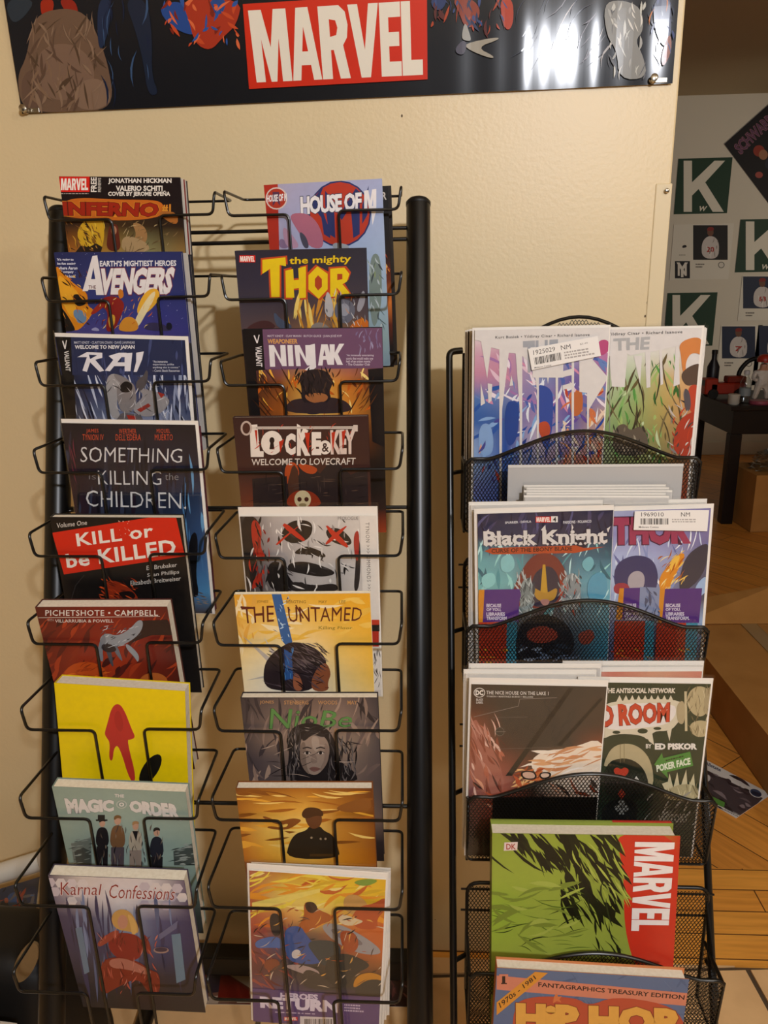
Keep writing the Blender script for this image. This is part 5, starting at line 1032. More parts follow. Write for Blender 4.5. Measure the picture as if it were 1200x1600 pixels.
def thunder(sh):
    sh.fill(['b8c0d8 a4acd0 8c84b4 8880b0', '9c9cc8 9898c8 8880b4 7c74a4', 'a8b4d8 b0bce0 a4acd4 6c6890', 'a8b8dc b8c8e4 8c94b8 4c4c64', '98a8d0 a4b0d0 7c80a0 4c4c60', '8894b8 7880a0 5c6078 9cb4d8', '6870a0 585c7c 3c3c50 5c6880', '584870 4c4060 3c3450 3c4458', '3c3050 3c3450 343048 30384c'])
    sh.strokes(44, (962, 840, 1110, 930), 'd8e4f4 8a98c8 f0f4fa 6a70a8', (14, 46), (1.6, 5), (30, 150), 3).smooth('962 880 990 866 1020 872 1030 900 1022 930 970 930 958 910', '3c3c68').smooth('1030 900 1048 880 1064 862 1072 868 1054 900 1046 920 1030 924', 'e09028').smooth('1044 880 1058 866 1064 870 1050 896', 'f0c050').smooth('1070 870 1096 850 1110 850 1100 900 1064 930 1060 910', '3c3a48').smooth('1084 918 1104 896 1108 920 1090 936', 'a0bce0').smooth('982 898 996 890 1008 898 1006 920 992 926 980 916', 'b0a8b0').smooth('958 912 980 910 986 924 960 930', 'a03848')
    sh.strokes(30, (1030, 860, 1072, 924), 'f0c860 b86018 f4e0a0', (8, 22), (1, 3), (100, 150), 5)
    O = 'a03c5c'
    sh.text('THOR', [(956, 808), (1078, 806), (1080, 850), (956, 852)], O, .07, ('4c2040', .03))
    sh.poly('968 919 1000 918 998 966 964 968', '54307c').poly('968 919 975 919 972 968 962 968', 'd88c28').poly('1031 920 1097 919 1092 973 1026 973', '54307c').poly('1031 920 1039 920 1034 973 1026 973', 'd88c28').poly('1000 917 1031 918 1028 974 998 970', '8894b4').strokes(20, (1000, 918, 1030, 972), 'b8c4dc 4c5470 6878a0', (8, 24), (1.6, 5), (50, 120), 6)
    for x in (976, 1040):
        for i, t in enumerate(('BECAUSE', 'OF YOU,', 'LIBRARIES', 'TRANSFORM.')): sh.text(t, (x, 943 + i * 6.6, x + (23, 23, 29, 37)[i] * (1 if x > 1000 else .78), 948.6 + i * 6.6), 'e0d8e8', .03)
    sh.poly('960 970 1008 970 1004 1060 958 1060', 'b43820').poly('1008 970 1022 970 1020 1060 1004 1060', '3c8ca4').poly('1026 973 1072 973 1068 1060 1022 1060', 'b43820').poly('1072 973 1090 973 1086 1060 1068 1060', '3c8ca4').strokes(30, (958, 1015, 1080, 1045), 'd0a028 a83018', (6, 20), (1, 3), (0, 30), 9)
tsh = r2comic(1, (906, 800), (1111, 794), .012); thunder(tsh)
root = bagged(tsh, 'bagged_comic', 'bagged lilac comic with dark pink title and straight price sticker', 'comic book', .0045, G2, (.002, .005, .004))
def stk2(s):
    s.text('1969010', (1002, 800.5, 1037, 807), '55504e', 0).text('NM', (1064, 800.5, 1078, 807), '55504e', 0).barcode((1001, 810, 1045, 819.5), 7).tiny((1050, 810, 1098, 817), 'b4aeaa', 2, 4).text('Midtown Comics', (998, 822, 1029, 825), '6a6462', .01)
sticker(tsh, root, '992 797 1108 797 1105 830 990 828', stk2)
for k, (a, b) in enumerate((((735, 790), (940, 787)), ((890, 789), (1103, 785)))):
    sh = r2comic(1, a, b, .0175 + .0055 * k); sh.fill('dcd7d0')
    bagged(sh, 'bagged_comic', ('white boarded comic just behind the teal comic', 'white boarded comic just behind the lilac comic')[k], 'comic book', .0045, G2, (.002, .004, .002))
# --- third tier
def nicehouse(sh):
    sh.fill(['3a342e 3c3630 3e3832 3e3832 403a34', '4a3026 3e3832 403a34 403a34 4a3c32', '8a4a34 3e3832 3c3630 423c36 4a3a30', 'a05c44 4a342c 3c3630 423c36 8a4a30', '9a5c50 8a4c3c 5a3c2c c88c60 d8b494', '8a5c5c b06858 3a2c26 f0e4d4 f0e4d8', '6a3c3c a04c34 4a2c20 c07c54 e0c8b8', '6a4440 8a3820 50301f a86848 b89080', '3a2c28 4a3024 34261f 5a4030 6a5048', '1a1616 1a1616 1a1616 1c1817 1c1817'])
    sh.smooth('735 1110 760 1150 784 1200 790 1240 740 1240', 'a86858').strokes(50, (738, 1130, 786, 1240), 'c08878 8a4838 e0b8a8 5a3028 b86c54', (12, 40), (1.5, 5), (50, 85), 3).smooth('826 1190 850 1172 890 1170 944 1150 944 1210 900 1216 840 1214', 'f0e0cc').strokes(30, (836, 1172, 940, 1212), 'f4e8d8 e0a878 d09468 f8f0e8 d89060', (20, 60), (1.5, 6), (155, 185), 4).strokes(30, (800, 1200, 850, 1225), 'd87840 a84820 f0c080', (10, 24), (2, 6), (120, 170), 5)
    for p in ('888 1075 896 1075 800 1212 790 1212', '938 1090 942 1092 876 1166 870 1164'): sh.poly(p, '28231f')
    sh.line('740 1120 810 1103 812 1092 870 1090', .7, '8a8078').ell(781, 1143, 7, 7, '6a625a').ell(781, 1143, 6.2, 6.2, '403a34').line('772 1143 790 1143', .6, '8a8078').line('770 1121 824 1120', .5, '6a625a').line('770 1170 860 1168', .5, '6a625a')
    sh.smooth('812 1204 836 1204 840 1218 816 1218', '2a2420').smooth('815 1206 834 1206 837 1216 819 1216', 'e0b8a0').smooth('842 1206 862 1206 860 1216 844 1218', '2a2420').smooth('844 1208 859 1208 857 1214 846 1215', 'e8c8b0').strokes(30, (742, 1220, 940, 1280), '8a3820 e0a080 3a2420 c05c38', (12, 34), (2, 7), (10, 60), 6).poly('770 1245 940 1245 940 1400 765 1400', '16120f')
    sh.ell(749, 1082, 9, 7.6, 'e0dad2').ell(749, 1082, 7.8, 6.5, '3a342e').text('DC', (743, 1078, 755, 1086), 'e8e2da', .05).text('BLACK', (744, 1091, 755, 1094.5), 'd0cac4', .03).text('LABEL', (744, 1095.5, 755, 1099), 'd0cac4', .03)
    sh.text('THE NICE HOUSE ON THE LAKE 1', [(760, 1079), (857, 1080.5), (857, 1086), (760, 1084.5)], 'e8e4de', .006, space=1.06).text('TYNION \u2022 MART\u00cdNEZ BUENO \u2022 BELLAIRE', [(760, 1086), (833, 1087), (833, 1090), (760, 1089)], 'c8c2ba', .02)
nsh = r2comic(2, (737, 1069), (948, 1073), .006); nicehouse(nsh)
bagged(nsh, 'bagged_comic', 'bagged dark brown comic with pale fiery streak and tiny white title', 'comic book', .0045, G3, (.003, .0075, .002))
def redroom(sh):
    sh.fill(['2c3a2a', '2e3c2c', '2c3a2a', '283626', '26342a', '202a20'])
    sh.strokes(60, (946, 1070, 1110, 1240), '34442f 22301f', (20, 60), (.6, 1.4), (0, 2), 3, .01)
    sh.text('THE ANTISOCIAL NETWORK', [(945, 1075), (1056, 1075), (1055, 1083), (945, 1083)], 'e4dccc', .04)
    sh.smooth('930 1096 1060 1090 1074 1110 1060 1128 1048 1142 1020 1142 1014 1158 1002 1148 960 1146 940 1156 930 1140', 'd8d0b8').smooth('934 1101 1052 1097 1058 1114 1044 1132 1000 1138 940 1142', 'e8e2de')
    for i in range(9): sh.poly([(962 + i * 10, 1098), (968 + i * 10, 1086), (973 + i * 10, 1097)], 'd8d0b8')
    for p in ('1042 1142 1050 1136 1046 1158', '1010 1150 1018 1140 1022 1164 1014 1158'): sh.poly(p, 'd8d0b8')
    sh.text('RED ROOM', [(908, 1102), (1047, 1097), (1046, 1128), (912, 1139)], 'c8462c', .05, ('6a241c', .015), rough=.02)
    sh.ell(963, 1144, 6, 2.6, '2e3c2c').ell(1004, 1142, 8, 4, '2e3c2c').ell(1027, 1138, 6, 2.4, '2e3c2c')
    T = 'b8aa84'
    sh.smooth('1076 1080 1092 1070 1110 1078 1112 1100 1100 1120 1084 1118 1072 1100', T).smooth('1098 1078 1112 1072 1116 1112 1102 1122', 'a89a78').smooth('1078 1130 1094 1124 1112 1130 1106 1150 1088 1152 1078 1142', T).line('1071 1080 1072 1142', 4, 'c8bc98').smooth('1056 1100 1070 1092 1070 1132 1058 1130', 'b0a280').strokes(40, (1076, 1074, 1112, 1148), '8a7c5c d0c4a0 6a6044', (8, 22), (.7, 1.8), (60, 120), 4)
    sh.text('BY', (1009, 1162, 1018, 1169), 'e8e4da', .03).text('ED PISKOR', (1023, 1161, 1089, 1171), 'ece8e0', .06)
    sh.smooth('944 1190 956 1166 980 1160 1002 1168 1018 1190 1022 1226 1010 1232 1000 1200 980 1184 944 1200', 'b8ac88').smooth('944 1192 976 1182 1002 1194 1014 1220 1012 1250 944 1250', '1c241c').line('969 1161 969 1192', .8, '7a7050').line('975 1161 975 1190', .8, '7a7050')
    sh.smooth('958 1202 964 1198 970 1202 976 1198 983 1202 980 1210 970 1216 961 1210', 'c0402c').poly('988 1222 994 1212 1001 1222', 'd8d4cc')
    sh.poly('1022 1194 1034 1176 1036 1184 1078 1174 1083 1196 1042 1206 1044 1216', '4a8a3c').text('POKER FACE', [(1025, 1195), (1078, 1183), (1079, 1194), (1026, 1206)], 'e0e8d4', .045).tiny([(1040, 1186), (1076, 1177), (1076, 1181), (1040, 1190)], '22381c', 1, 3)
    for p in ('1040 1236 1046 1208 1052 1232', '1052 1230 1058 1206 1062 1230', '1062 1232 1072 1202 1074 1230', '1074 1232 1084 1208 1086 1232', '1034 1224 1046 1220 1042 1240'): sh.poly(p, 'd0c8a4')
    sh.smooth('1036 1238 1060 1224 1090 1226 1092 1250 1040 1250', 'b0a680').strokes(24, (1040, 1224, 1092, 1248), '7a7050 d0c8a0', (8, 22), (1, 2.4), (60, 110), 6).smooth('940 1250 1000 1246 990 1300 940 1300', '14181a').poly('965 1240 971 1232 977 1240 971 1248', 'b03c28')
    sh.ell(971, 1254, 5, 5, '8a8a84').ell(965, 1262, 5, 5, '8a8a84').ell(977, 1262, 5, 5, '8a8a84').poly('969 1262 973 1262 975 1272 967 1272', '8a8a84').strokes(30, (1010, 1240, 1090, 1290), '6a6858 3a3c34 9a968a', (12, 36), (1.6, 4), (110, 150), 8).text('VICTORY', [(1028, 1272), (1076, 1270), (1076, 1284), (1028, 1286)], '8a8678', .05)
rsh2 = r2comic(2, (906, 1066), (1111, 1068.5), .012); redroom(rsh2)
bagged(rsh2, 'bagged_comic', 'bagged dark green comic with red dripping title and playing card suits', 'comic book', .0045, G3, (.002, .006, .003))
for k, (a, b, c_) in enumerate((((727, 1053), (930, 1054), 'ded9d2'), ((735, 1044), (938, 1044), 'd4cec6'), ((884, 1050), (1097, 1049), 'c87858'), ((882, 1040), (1098, 1040), 'd8d3cc'))):
    sh = r2comic(2, a, b, .018 + .0066 * k)
    sh.fill(c_ if k != 2 else ['e0d4c8 d8806c e0a888 d88c78', 'd8a088 c87858 d89478 c87058'])
    bagged(sh, 'bagged_comic', ('white boarded comic peeking out left behind the dark brown comic', 'second white board behind the dark brown comic', 'bagged comic with salmon red top edge behind the dark green comic', 'rearmost white boarded comic on the right of the third mesh tier')[k], 'comic book', .0045, G3, (.002, .005, .002))
# --- fourth tier: a thick green and red hardback, plain inky texture instead of a portrait
def green(sh):
    sh.fill(['8c9a38 909e3a 93a23a 97a640 c03420', '97a63e 98a73e 92a03c 8a983c c43420', '94b038 9aa942 96a540 8d9c3c c43622', '94a33e 98a742 96a542 909f40 c43622', '8c9a3a 94a340 94a340 8e9d3e c03420', '889638 909f40 8e9d3c 8a983c bc3220'])
    sh.smooth('960 1300 1070 1300 1070 1520 1000 1520 985 1490 975 1440 975 1380 970 1340', 'c83420')
    sh.strokes(46, (772, 1302, 960, 1350), '171a0e 232812 171a0e', (34, 80), (3, 9), (38, 62), 3, .2).strokes(44, (880, 1306, 976, 1430), '15180c 1c200e', (30, 80), (4, 13), (45, 72), 4, .25).strokes(34, (895, 1320, 985, 1430), '9caa42 aeb850 86943a', (20, 50), (1.4, 4), (48, 68), 5, .2).strokes(26, (772, 1380, 905, 1490), '2a3212 5c7024', (24, 70), (.8, 2.2), (150, 215), 6, .3).strokes(24, (772, 1370, 905, 1490), 'a6b24e 7c8a34', (30, 70), (3, 9), (150, 215), 7, .3).strokes(14, (922, 1390, 978, 1500), '1c200e 30381a', (24, 60), (1.2, 4), (60, 110), 8, .4)
    sh.poly('788 1316 809 1315 808 1328 787 1329', 'dcc8c0').text('DK', (791, 1318, 806, 1327), 'a03c30', .02)
    q = [(1054, 1316), (1044, 1455), (986, 1454), (992, 1315)]
    sh.block('MARVEL', q, 'ece4e0', gap=.04, widths=[1.3, 1.05, 1.0, 1.05, .78, .78])
gsh = r2comic(3, (769, 1302), (1063, 1306), .006, -6); green(gsh)
root = book(gsh, 'hardback_book', 'thick green and black hardback with red lettered end band', 'book', .026, 'large books in the lower mesh tiers', back='84923a', over=.004)
mb = MB(); W_, H_ = gsh.W, gsh.H
mb.box(-W_ / 2, W_ / 2 - .002, .0262, .0285, 0, H_ + .001, lin('84923a')); mb.box(W_ * .17, W_ / 2 - .002, .0258, .0287, H_ - .02, H_ + .0012, lin('b83220')); mb.build('back_board', M['print'], root)
# --- fifth tier
def hiphop(sh):
    sh.fill(['5a6a8a', '56668a', '566888', '54647f', '50607c'])
    sh.strokes(60, (776, 1510, 1076, 1600), '60708e 506080 4c5c7c', (10, 30), (1, 4), (0, 180), 3)
    sh.poly('776 1524 1078 1552 1078 1572 776 1546', 'c87c62').text('FANTAGRAPHICS TREASURY EDITION', [(841, 1534.5), (1070, 1555), (1069, 1562), (841, 1541.5)], '2a1818', .02).rect(780, 1522, 794, 1540, 'c87c62').text('1', (784.5, 1525, 789.5, 1536), '2a1818', .02).rect(783, 1535.5, 792, 1537.5, '2a1818')
    sh.poly('776 1566 776 1586 856 1520 836 1518', 'd08c30').text('1970s - 1981', [(779, 1567), (834, 1523.5), (838, 1529), (782, 1575)], '2a1a14', .015)
    P_ = '801 1570 830 1556 900 1558 920 1572 960 1556 1040 1568 1068 1590 1078 1640 800 1660'
    sh.smooth(P_, 'b04a30')
    sh.text('HiP HOP', [(806, 1566), (1060, 1575), (1060, 1620), (806, 1612)], 'd8a048', .07, ('7a2c1c', .02)).poly('866 1556 870 1552 872 1557 878 1556 874 1561 877 1566 870 1564 864 1567 865 1560', 'c87040')
    sh.text('FAMILY TREE', [(806, 1625), (1066, 1634), (1066, 1680), (806, 1672)], 'd8a048', .06, ('7a2c1c', .02))
hsh = r2comic(4, (776.5, 1512), (1077, 1530), .006, -3); hiphop(hsh)
book(hsh, 'paperback', 'large slate blue book with orange corner ribbon and bubble lettering', 'book', .016, 'large books in the lower mesh tiers', back='c87c4a', over=.003)

# ------------------------------------------------------------------ things pinned on the far wall
FY = FARY - .004
def flat(name, label, cat, px0, py0, px1, py1, art, group=None, y=FY, part='printed_sheet'):
    A, B = on_y(px0, py0, y), on_y(px1, py1, y)
    s = Sheet(A, (1, 0, 0), (0, 0, -1), B.x - A.x, A.z - B.z); art(s)
    r = empty(name, s.mat4()); tag(r, label, cat, group); s.mb.box(-s.W / 2, s.W / 2, .0002, .003, 0, s.H, lin('d8d4c8')); s.build(part, r, 'matte'); return r
def kart(x0, y0, x1, y1):
    def f(s):
        s.fill('1d3b2b'); s.block('K', (x0 + 4, y0 + 3, x1 - 3, y1 - 2), 'dad6c8')
        s.text('W', (x0 + (x1 - x0) * .42, y1 - 11, x0 + (x1 - x0) * .58, y1 - 3), 'dad6c8', .03, slant=.2)
    return f
for q, lb in (((1060, 248, 1136, 333), 'dark green square sign with white K, highest on far wall'), ((1157, 343, 1235, 424), 'dark green square sign with white K cut by the right picture edge'), ((1043, 458, 1113, 540), 'dark green square sign with white K behind the top bagged comics')):
    flat('strikeout_sign', lb, 'sign', *q, kart(*q), 'green K signs on the far wall')
def player(x0, y0, x1, ym, num, col):
    def f(s):
        s.fill('d6d2c6'); s.rect(x0, y0, x1, ym, col); h = ym - y0; c = (x0 + x1) / 2
        s.smooth(f'{c-13} {y0+h*.95} {c-14} {y0+h*.55} {c-8} {y0+h*.36} {c} {y0+h*.30} {c+9} {y0+h*.36} {c+14} {y0+h*.55} {c+12} {y0+h*.98}', 'c4bebc').ell(c, y0 + h * .20, 5, 6.5, '6a4636').smooth(f'{c-6} {y0+h*.17} {c-4} {y0+h*.05} {c+5} {y0+h*.05} {c+6} {y0+h*.16}', '7a2420')
        s.text(num, (c - 6, y0 + h * .62, c + 6, y0 + h * .78), 'a02c28', .04).strokes(8, (c - 12, y0 + h * .4, c + 12, y0 + h * .9), 'd8d4d0 8a8480', (5, 14), (.8, 2), (60, 120), 3).tiny((x0 + 4, ym + 5, x0 + 18, ym + 13), '5a5652', 2, 2)
        s.ell(x1 - 10, ym + 8, 5, 5, '3a3a3a').ell(x1 - 10, ym + 8, 4, 4, 'd0ccc2')
    return f
def card1(s):
    player(1083, 352, 1137, 406, '20', '17161a')(s)
    s.rect(1054.5, 408, 1078, 435, '15161f').text('N', (1059, 412, 1073, 431), 'd8d4cc', .03).text('Y', (1057, 410, 1075, 433), 'd8d4cc', .03)
    s.smooth('1066 384 1071 382 1074 386 1066 388', '26242a').tiny((1061, 397, 1074, 400), '8a867c', 1, 3)
flat('player_card', 'white print with dark photo of batter and small NY square', 'wall print', 1053, 351, 1138, 436, card1, 'player prints on the far wall')
for q, n_, lb in (((1160, 431, 1222, 482, 500), '63', 'print of player in white jersey numbered 63 at right frame edge'), ((1127, 509, 1181, 560, 602), '7', 'print of player in white shirt just above the toy shelf table'), ((1185, 508, 1240, 560, 602), '8', 'print of player partly cut off, right of the one above the table')):
    flat('player_card', lb, 'wall print', q[0], q[1], q[2], q[4], player(q[0] + 1, q[1] + 1, q[2] - 1, q[3], n_, '232c44'), 'player prints on the far wall')
a = on_y(1132, 225, FY - .004); b = on_y(1199, 165, FY - .004); ex = (b - a).normalized(); ey = Vector((ex.z, 0, -ex.x))
ds = Sheet(a, ex, ey, .62, .75); ds.fill('131015')
d_ = ((1199 - 1132) / math.hypot(67, 60), (165 - 225) / math.hypot(67, 60)); e_ = (-d_[1], d_[0])
def dp(u, v): return (1132 + d_[0] * u + e_[0] * v, 225 + d_[1] * u + e_[1] * v)
ds.text('SCHWARBER', [dp(8, 12), dp(100, 12), dp(100, 30), dp(8, 30)], '5c3c58', .03, ('a8707c', .02), arc=3)
ds.ell(*dp(33, 44), 9, 9, '8a3424').ell(*dp(34, 53), 7, 8, '9a6c50').smooth(' '.join('%.1f %.1f' % dp(u, v) for u, v in ((22, 70), (30, 62), (50, 60), (64, 80), (60, 110), (30, 110))), '242634').smooth(' '.join('%.1f %.1f' % dp(u, v) for u, v in ((44, 62), (54, 60), (70, 90), (60, 110), (50, 90))), '9aa0b0').ell(*dp(8, 72), 6, 5, '9c4c44')
r = empty('player_poster', ds.mat4()); tag(r, 'dark tilted poster of ball player in red cap, high on far wall', 'poster'); ds.mb.box(-.31, .31, .0002, .002, 0, .75, lin('131015')); ds.build('printed_sheet', r, 'matte')

# ------------------------------------------------------------------ table with toys in the far room
G = on_z(1131, 817, 0); tz = on_y(1152, 633, G.y).z
T = empty('dark_table', (G.x + .5, G.y + .3, 0)); tag(T, 'dark wooden side table holding toys in the far room', 'table')
x0, y0 = G.x - .03, G.y - .03; x1, y1 = x0 + 1.1, min(y0 + .62, FARY - .03)
mb = MB(); mb.box(x0 - .01, x1, y0 - .01, y1, tz - .025, tz); kid(mb, 'tabletop', 'darkwood', T, .003)
mb = MB(); mb.box(x0 + .01, x1 - .02, y0 + .01, y1 - .02, tz - .15, tz - .025); kid(mb, 'apron', 'darkwood', T, .002)
for (xx, yy) in ((x0, y0), (x1 - .07, y0), (x0, y1 - .07), (x1 - .07, y1 - .07)):
    mb = MB(); mb.box(xx + .006, xx + .066, yy + .006, yy + .066, 0, tz - .15); kid(mb, 'leg', 'darkwood', T, .003)
def at(px, py, dy): p = on_y(px, py, y0 + dy); return p
def part(root, mb, name, m): return mb.build(name, M[m], root)
def on_top(px, dy): p = on_y(px, 620, y0 + dy); return Vector((p.x, y0 + dy, tz))
# red toy truck
o = on_top(1131, .30); t_ = empty('toy_truck', o); tag(t_, 'red toy truck standing on the dark table', 'toy')
mb = MB(); c = lin('a8301c'); mb.box(-.09, .10, -.04, .04, .025, .085, c); mb.box(-.12, -.05, -.04, .04, .025, .11, c); mb.box(.0, .1, -.035, .035, .085, .12, lin('8a2818')); b_ = part(t_, mb, 'body', 'colour'); b_.modifiers.new('b', 'BEVEL').width = .006
for xx in (-.075, .065):
    for yy in (-.048, .034):
        mb = MB(); mb.lathe([(.026, 0), (.028, .003), (.028, .011), (.026, .014)], (xx, yy, .028), Vector((0, 1, 0)), 18, lin('141212')); part(t_, mb, 'wheel', 'colour')
mb = MB(); mb.box(-.1205, -.1195, -.03, .03, .07, .1, lin('2c3038')); part(t_, mb, 'windscreen', 'colour')
# clear bottle
o = on_top(1163, .10); t_ = empty('clear_bottle', o); tag(t_, 'clear plastic bottle beside the red capped figurine', 'bottle')
mb = MB(); mb.lathe([(.026, 0), (.029, .006), (.029, .10), (.026, .115), (.012, .14), (.012, .15)], (0, 0, 0), n=24); part(t_, mb, 'bottle_body', 'clear')
mb = MB(); mb.lathe([(.0145, .15), (.0145, .168), (.012, .17)], (0, 0, 0), n=20, col=lin('c8ccd0')); part(t_, mb, 'cap', 'colour')
mb = MB(); mb.lathe([(.0296, .04), (.0296, .08)], (0, 0, 0), n=24, col=lin('8a9498')); part(t_, mb, 'paper_band', 'colour')
# small white tub
o = on_top(1147, .06); t_ = empty('white_tub', o); tag(t_, 'little white tub in front of the red toy truck', 'tub')
mb = MB(); mb.lathe([(.024, 0), (.028, .004), (.028, .045), (.03, .046), (.03, .052), (.027, .054)], (0, 0, 0), n=20, col=lin('c8c4b8')); part(t_, mb, 'tub_body', 'colour')
# figurine: a ball player with a large head and red cap, one continuous body
def figurine(name, o, label, cap, shirt, trouser, base, s=1.0, skin='c08c70'):
    t_ = empty(name, o); tag(t_, label, 'figurine')
    mb = MB(); mb.lathe([(.05, 0), (.052, .004), (.052, .014), (.048, .018)], (0, 0, 0), n=24, col=lin(base)); part(t_, mb, 'base', 'colour')
    me = bpy.data.meshes.new('body'); V = [(0, 0, .085), (0, 0, .115), (0, 0, .14), (0, 0, .155), (-.018, -.004, .08), (-.026, -.012, .052), (-.03, -.002, .022), (.018, .004, .08), (.026, -.006, .052), (.028, .004, .022),
        (-.034, 0, .14), (-.046, -.012, .115), (-.034, -.034, .108), (.034, 0, .14), (.05, -.01, .118), (.04, -.034, .112), (0, -.002, .185)]
    E = [(0, 1), (1, 2), (2, 3), (0, 4), (4, 5), (5, 6), (0, 7), (7, 8), (8, 9), (2, 10), (10, 11), (11, 12), (2, 13), (13, 14), (14, 15), (3, 16)]
    me.from_pydata([Vector(v) * s for v in V], E, []); ob = bpy.data.objects.new('body', me); COL.objects.link(ob); ob.parent = t_
    ob.modifiers.new('skin', 'SKIN'); ob.modifiers.new('sub', 'SUBSURF').levels = 1; ob.modifiers['sub'].render_levels = 1
    rad = [.022, .022, .026, .012, .016, .013, .012, .016, .013, .012, .012, .010, .009, .012, .010, .009, .026]
    for v, r_ in zip(me.skin_vertices[0].data, rad): v.radius = (r_ * s, r_ * s)
    me.skin_vertices[0].data[0].use_root = True
    m_ = bpy.data.materials.new('figure_' + name); m_.use_nodes = True; nt = m_.node_tree; tc = nt.nodes.new('ShaderNodeTexCoord'); sp = nt.nodes.new('ShaderNodeSeparateXYZ'); cr = nt.nodes.new('ShaderNodeValToRGB')
    nt.links.new(tc.outputs['Object'], sp.inputs[0]); mu = nt.nodes.new('ShaderNodeMath'); mu.operation = 'MULTIPLY'; mu.inputs[1].default_value = 4 / s; nt.links.new(sp.outputs['Z'], mu.inputs[0]); nt.links.new(mu.outputs[0], cr.inputs['Fac'])
    el = cr.color_ramp; el.interpolation = 'CONSTANT'; el.elements[0].color = (*lin(trouser), 1); el.elements[0].position = 0; el.elements[1].position = .35; el.elements[1].color = (*lin(shirt), 1); q_ = el.elements.new(.6); q_.color = (*lin(skin), 1)
    nt.links.new(cr.outputs[0], nt.nodes['Principled BSDF'].inputs['Base Color']); me.materials.append(m_)
    mb = MB(); mb.lathe([(.031 * s, .188 * s), (.032 * s, .2 * s), (.026 * s, .214 * s), (.012 * s, .221 * s)], (0, 0, 0), n=20, col=lin(cap)); mb.box(-.022 * s, .022 * s, -.052 * s, -.02 * s, .188 * s, .192 * s, lin(cap)); part(t_, mb, 'cap', 'colour')
    return t_
figurine('ball_player_figurine', on_top(1188, .07), 'red capped ball player figurine on pink round base', 'b03020', 'd0ccc4', 'c8c2b8', 'a04858', 1.15)
o = on_top(1110, .42); t_ = empty('dark_bottle', o); tag(t_, 'dark upright bottle behind the red toy truck', 'bottle')
mb = MB(); mb.lathe([(.03, 0), (.033, .005), (.033, .16), (.014, .2), (.014, .23)], (0, 0, 0), n=24, col=lin('18141c')); part(t_, mb, 'bottle_body', 'colour')
mb = MB(); mb.lathe([(.016, .23), (.016, .25), (.012, .252)], (0, 0, 0), n=18, col=lin('101012')); part(t_, mb, 'cap', 'colour')
o = on_top(1180, .33); t_ = empty('headphones', o); tag(t_, 'black headband standing behind the red capped figurine', 'headphones')
mb = MB(); mb.tube([(-.10, 0, .07), (-.105, 0, .14), (-.06, 0, .20), (0, 0, .215), (.06, 0, .20), (.105, 0, .14), (.10, 0, .07)], .012, 10, fillet=.05); part(t_, mb, 'headband', 'black')
for sx in (-1, 1):
    mb = MB(); mb.lathe([(.03, 0), (.04, .006), (.04, .03), (.03, .036)], (sx * .085, 0, .045), Vector((sx, 0, 0)), 20); part(t_, mb, 'ear_cup', 'black')

# ------------------------------------------------------------------ boxes, bag and flyer on the wooden floor
def carton(name, label, A, B, depth, h, flaps=True):
    """open carton: A -> B its near long edge on the floor, depth away from the viewer"""
    d = (B - A); L_ = d.length; d.normalize(); p_ = Vector((-d.y, d.x, 0))
    if p_.dot(A - CAM) < 0: p_ = -p_
    r_ = empty(name, Matrix(((d.x, p_.x, 0, A.x), (d.y, p_.y, 0, A.y), (0, 0, 1, 0), (0, 0, 0, 1)))); tag(r_, label, 'box', 'cardboard boxes on the wooden floor')
    t = .004; mb = MB(); mb.box(0, L_, 0, t, 0, h); mb.box(0, L_, depth - t, depth, 0, h); mb.box(0, t, t, depth - t, 0, h); mb.box(L_ - t, L_, t, depth - t, 0, h); mb.box(0, L_, 0, depth, 0, t); mb.build('carton_body', M['card'], r_)
    return r_, L_
A = on_z(1114, 1121, 0); B = on_z(1189, 1228, 0); d = (B - A).normalized()
A2 = A - d * .33; B2 = B + d * .30
hz = .145
cr_, L_ = carton('cardboard_box', 'flat brown cardboard carton lying beside the white flyer', A2, B2, .34, hz)
mb = MB(); mb.add([(0, 0, hz), (L_, 0, hz), (L_, .335, hz + .004), (0, .335, hz + .004), (0, 0, hz + .004), (L_, 0, hz + .004), (L_, .335, hz + .008), (0, .335, hz + .008)], [(0, 3, 2, 1), (4, 5, 6, 7), (0, 1, 5, 4), (1, 2, 6, 5), (2, 3, 7, 6), (3, 0, 4, 7)]); mb.build('top_flap', M['card'], cr_)
mb = MB(); mb.box(0, L_, .20, .25, hz + .0075, hz + .0082); mb.box(0, L_, .25, .252, hz + .0078, hz + .0088); tp = mb.build('tape_strip', M['tape'], cr_); tp['label'] = 'shiny packing tape strip'; tp.rotation_euler = (math.atan2(.004, .335), 0, 0); tp.location = (0, 0, -.0015)
mb = MB(); mb.add([(0, 0, hz + .010), (0, .335, hz + .010), (-.13, .37, hz + .10), (-.12, .02, hz + .035), (-.003, 0, hz + .006), (-.003, .335, hz + .006), (-.133, .37, hz + .096), (-.123, .02, hz + .031)], [(0, 1, 2, 3), (4, 7, 6, 5), (0, 4, 5, 1), (1, 5, 6, 2), (2, 6, 7, 3), (3, 7, 4, 0)]); mb.build('raised_flap', M['card'], cr_)
A = on_z(1172, 832, 0); c2, L_ = carton('cardboard_box', 'brown cardboard box standing under the dark table', A, A + Vector((.5, .03, 0)), .3, .30)
mb = MB(); mb.box(.0, L_, .0, .3, .30, .304); mb.build('top_flap', M['card'], c2)
o = on_z(1180, 772, 0); zz = .305
o = Vector((A.x + .12, A.y + .12, zz)); t_ = empty('plastic_bag', o); tag(t_, 'crumpled clear plastic bag lying on the box under the table', 'plastic bag')
rnd = random.Random(8); mb = MB(); n_ = 22; vs_ = []; 
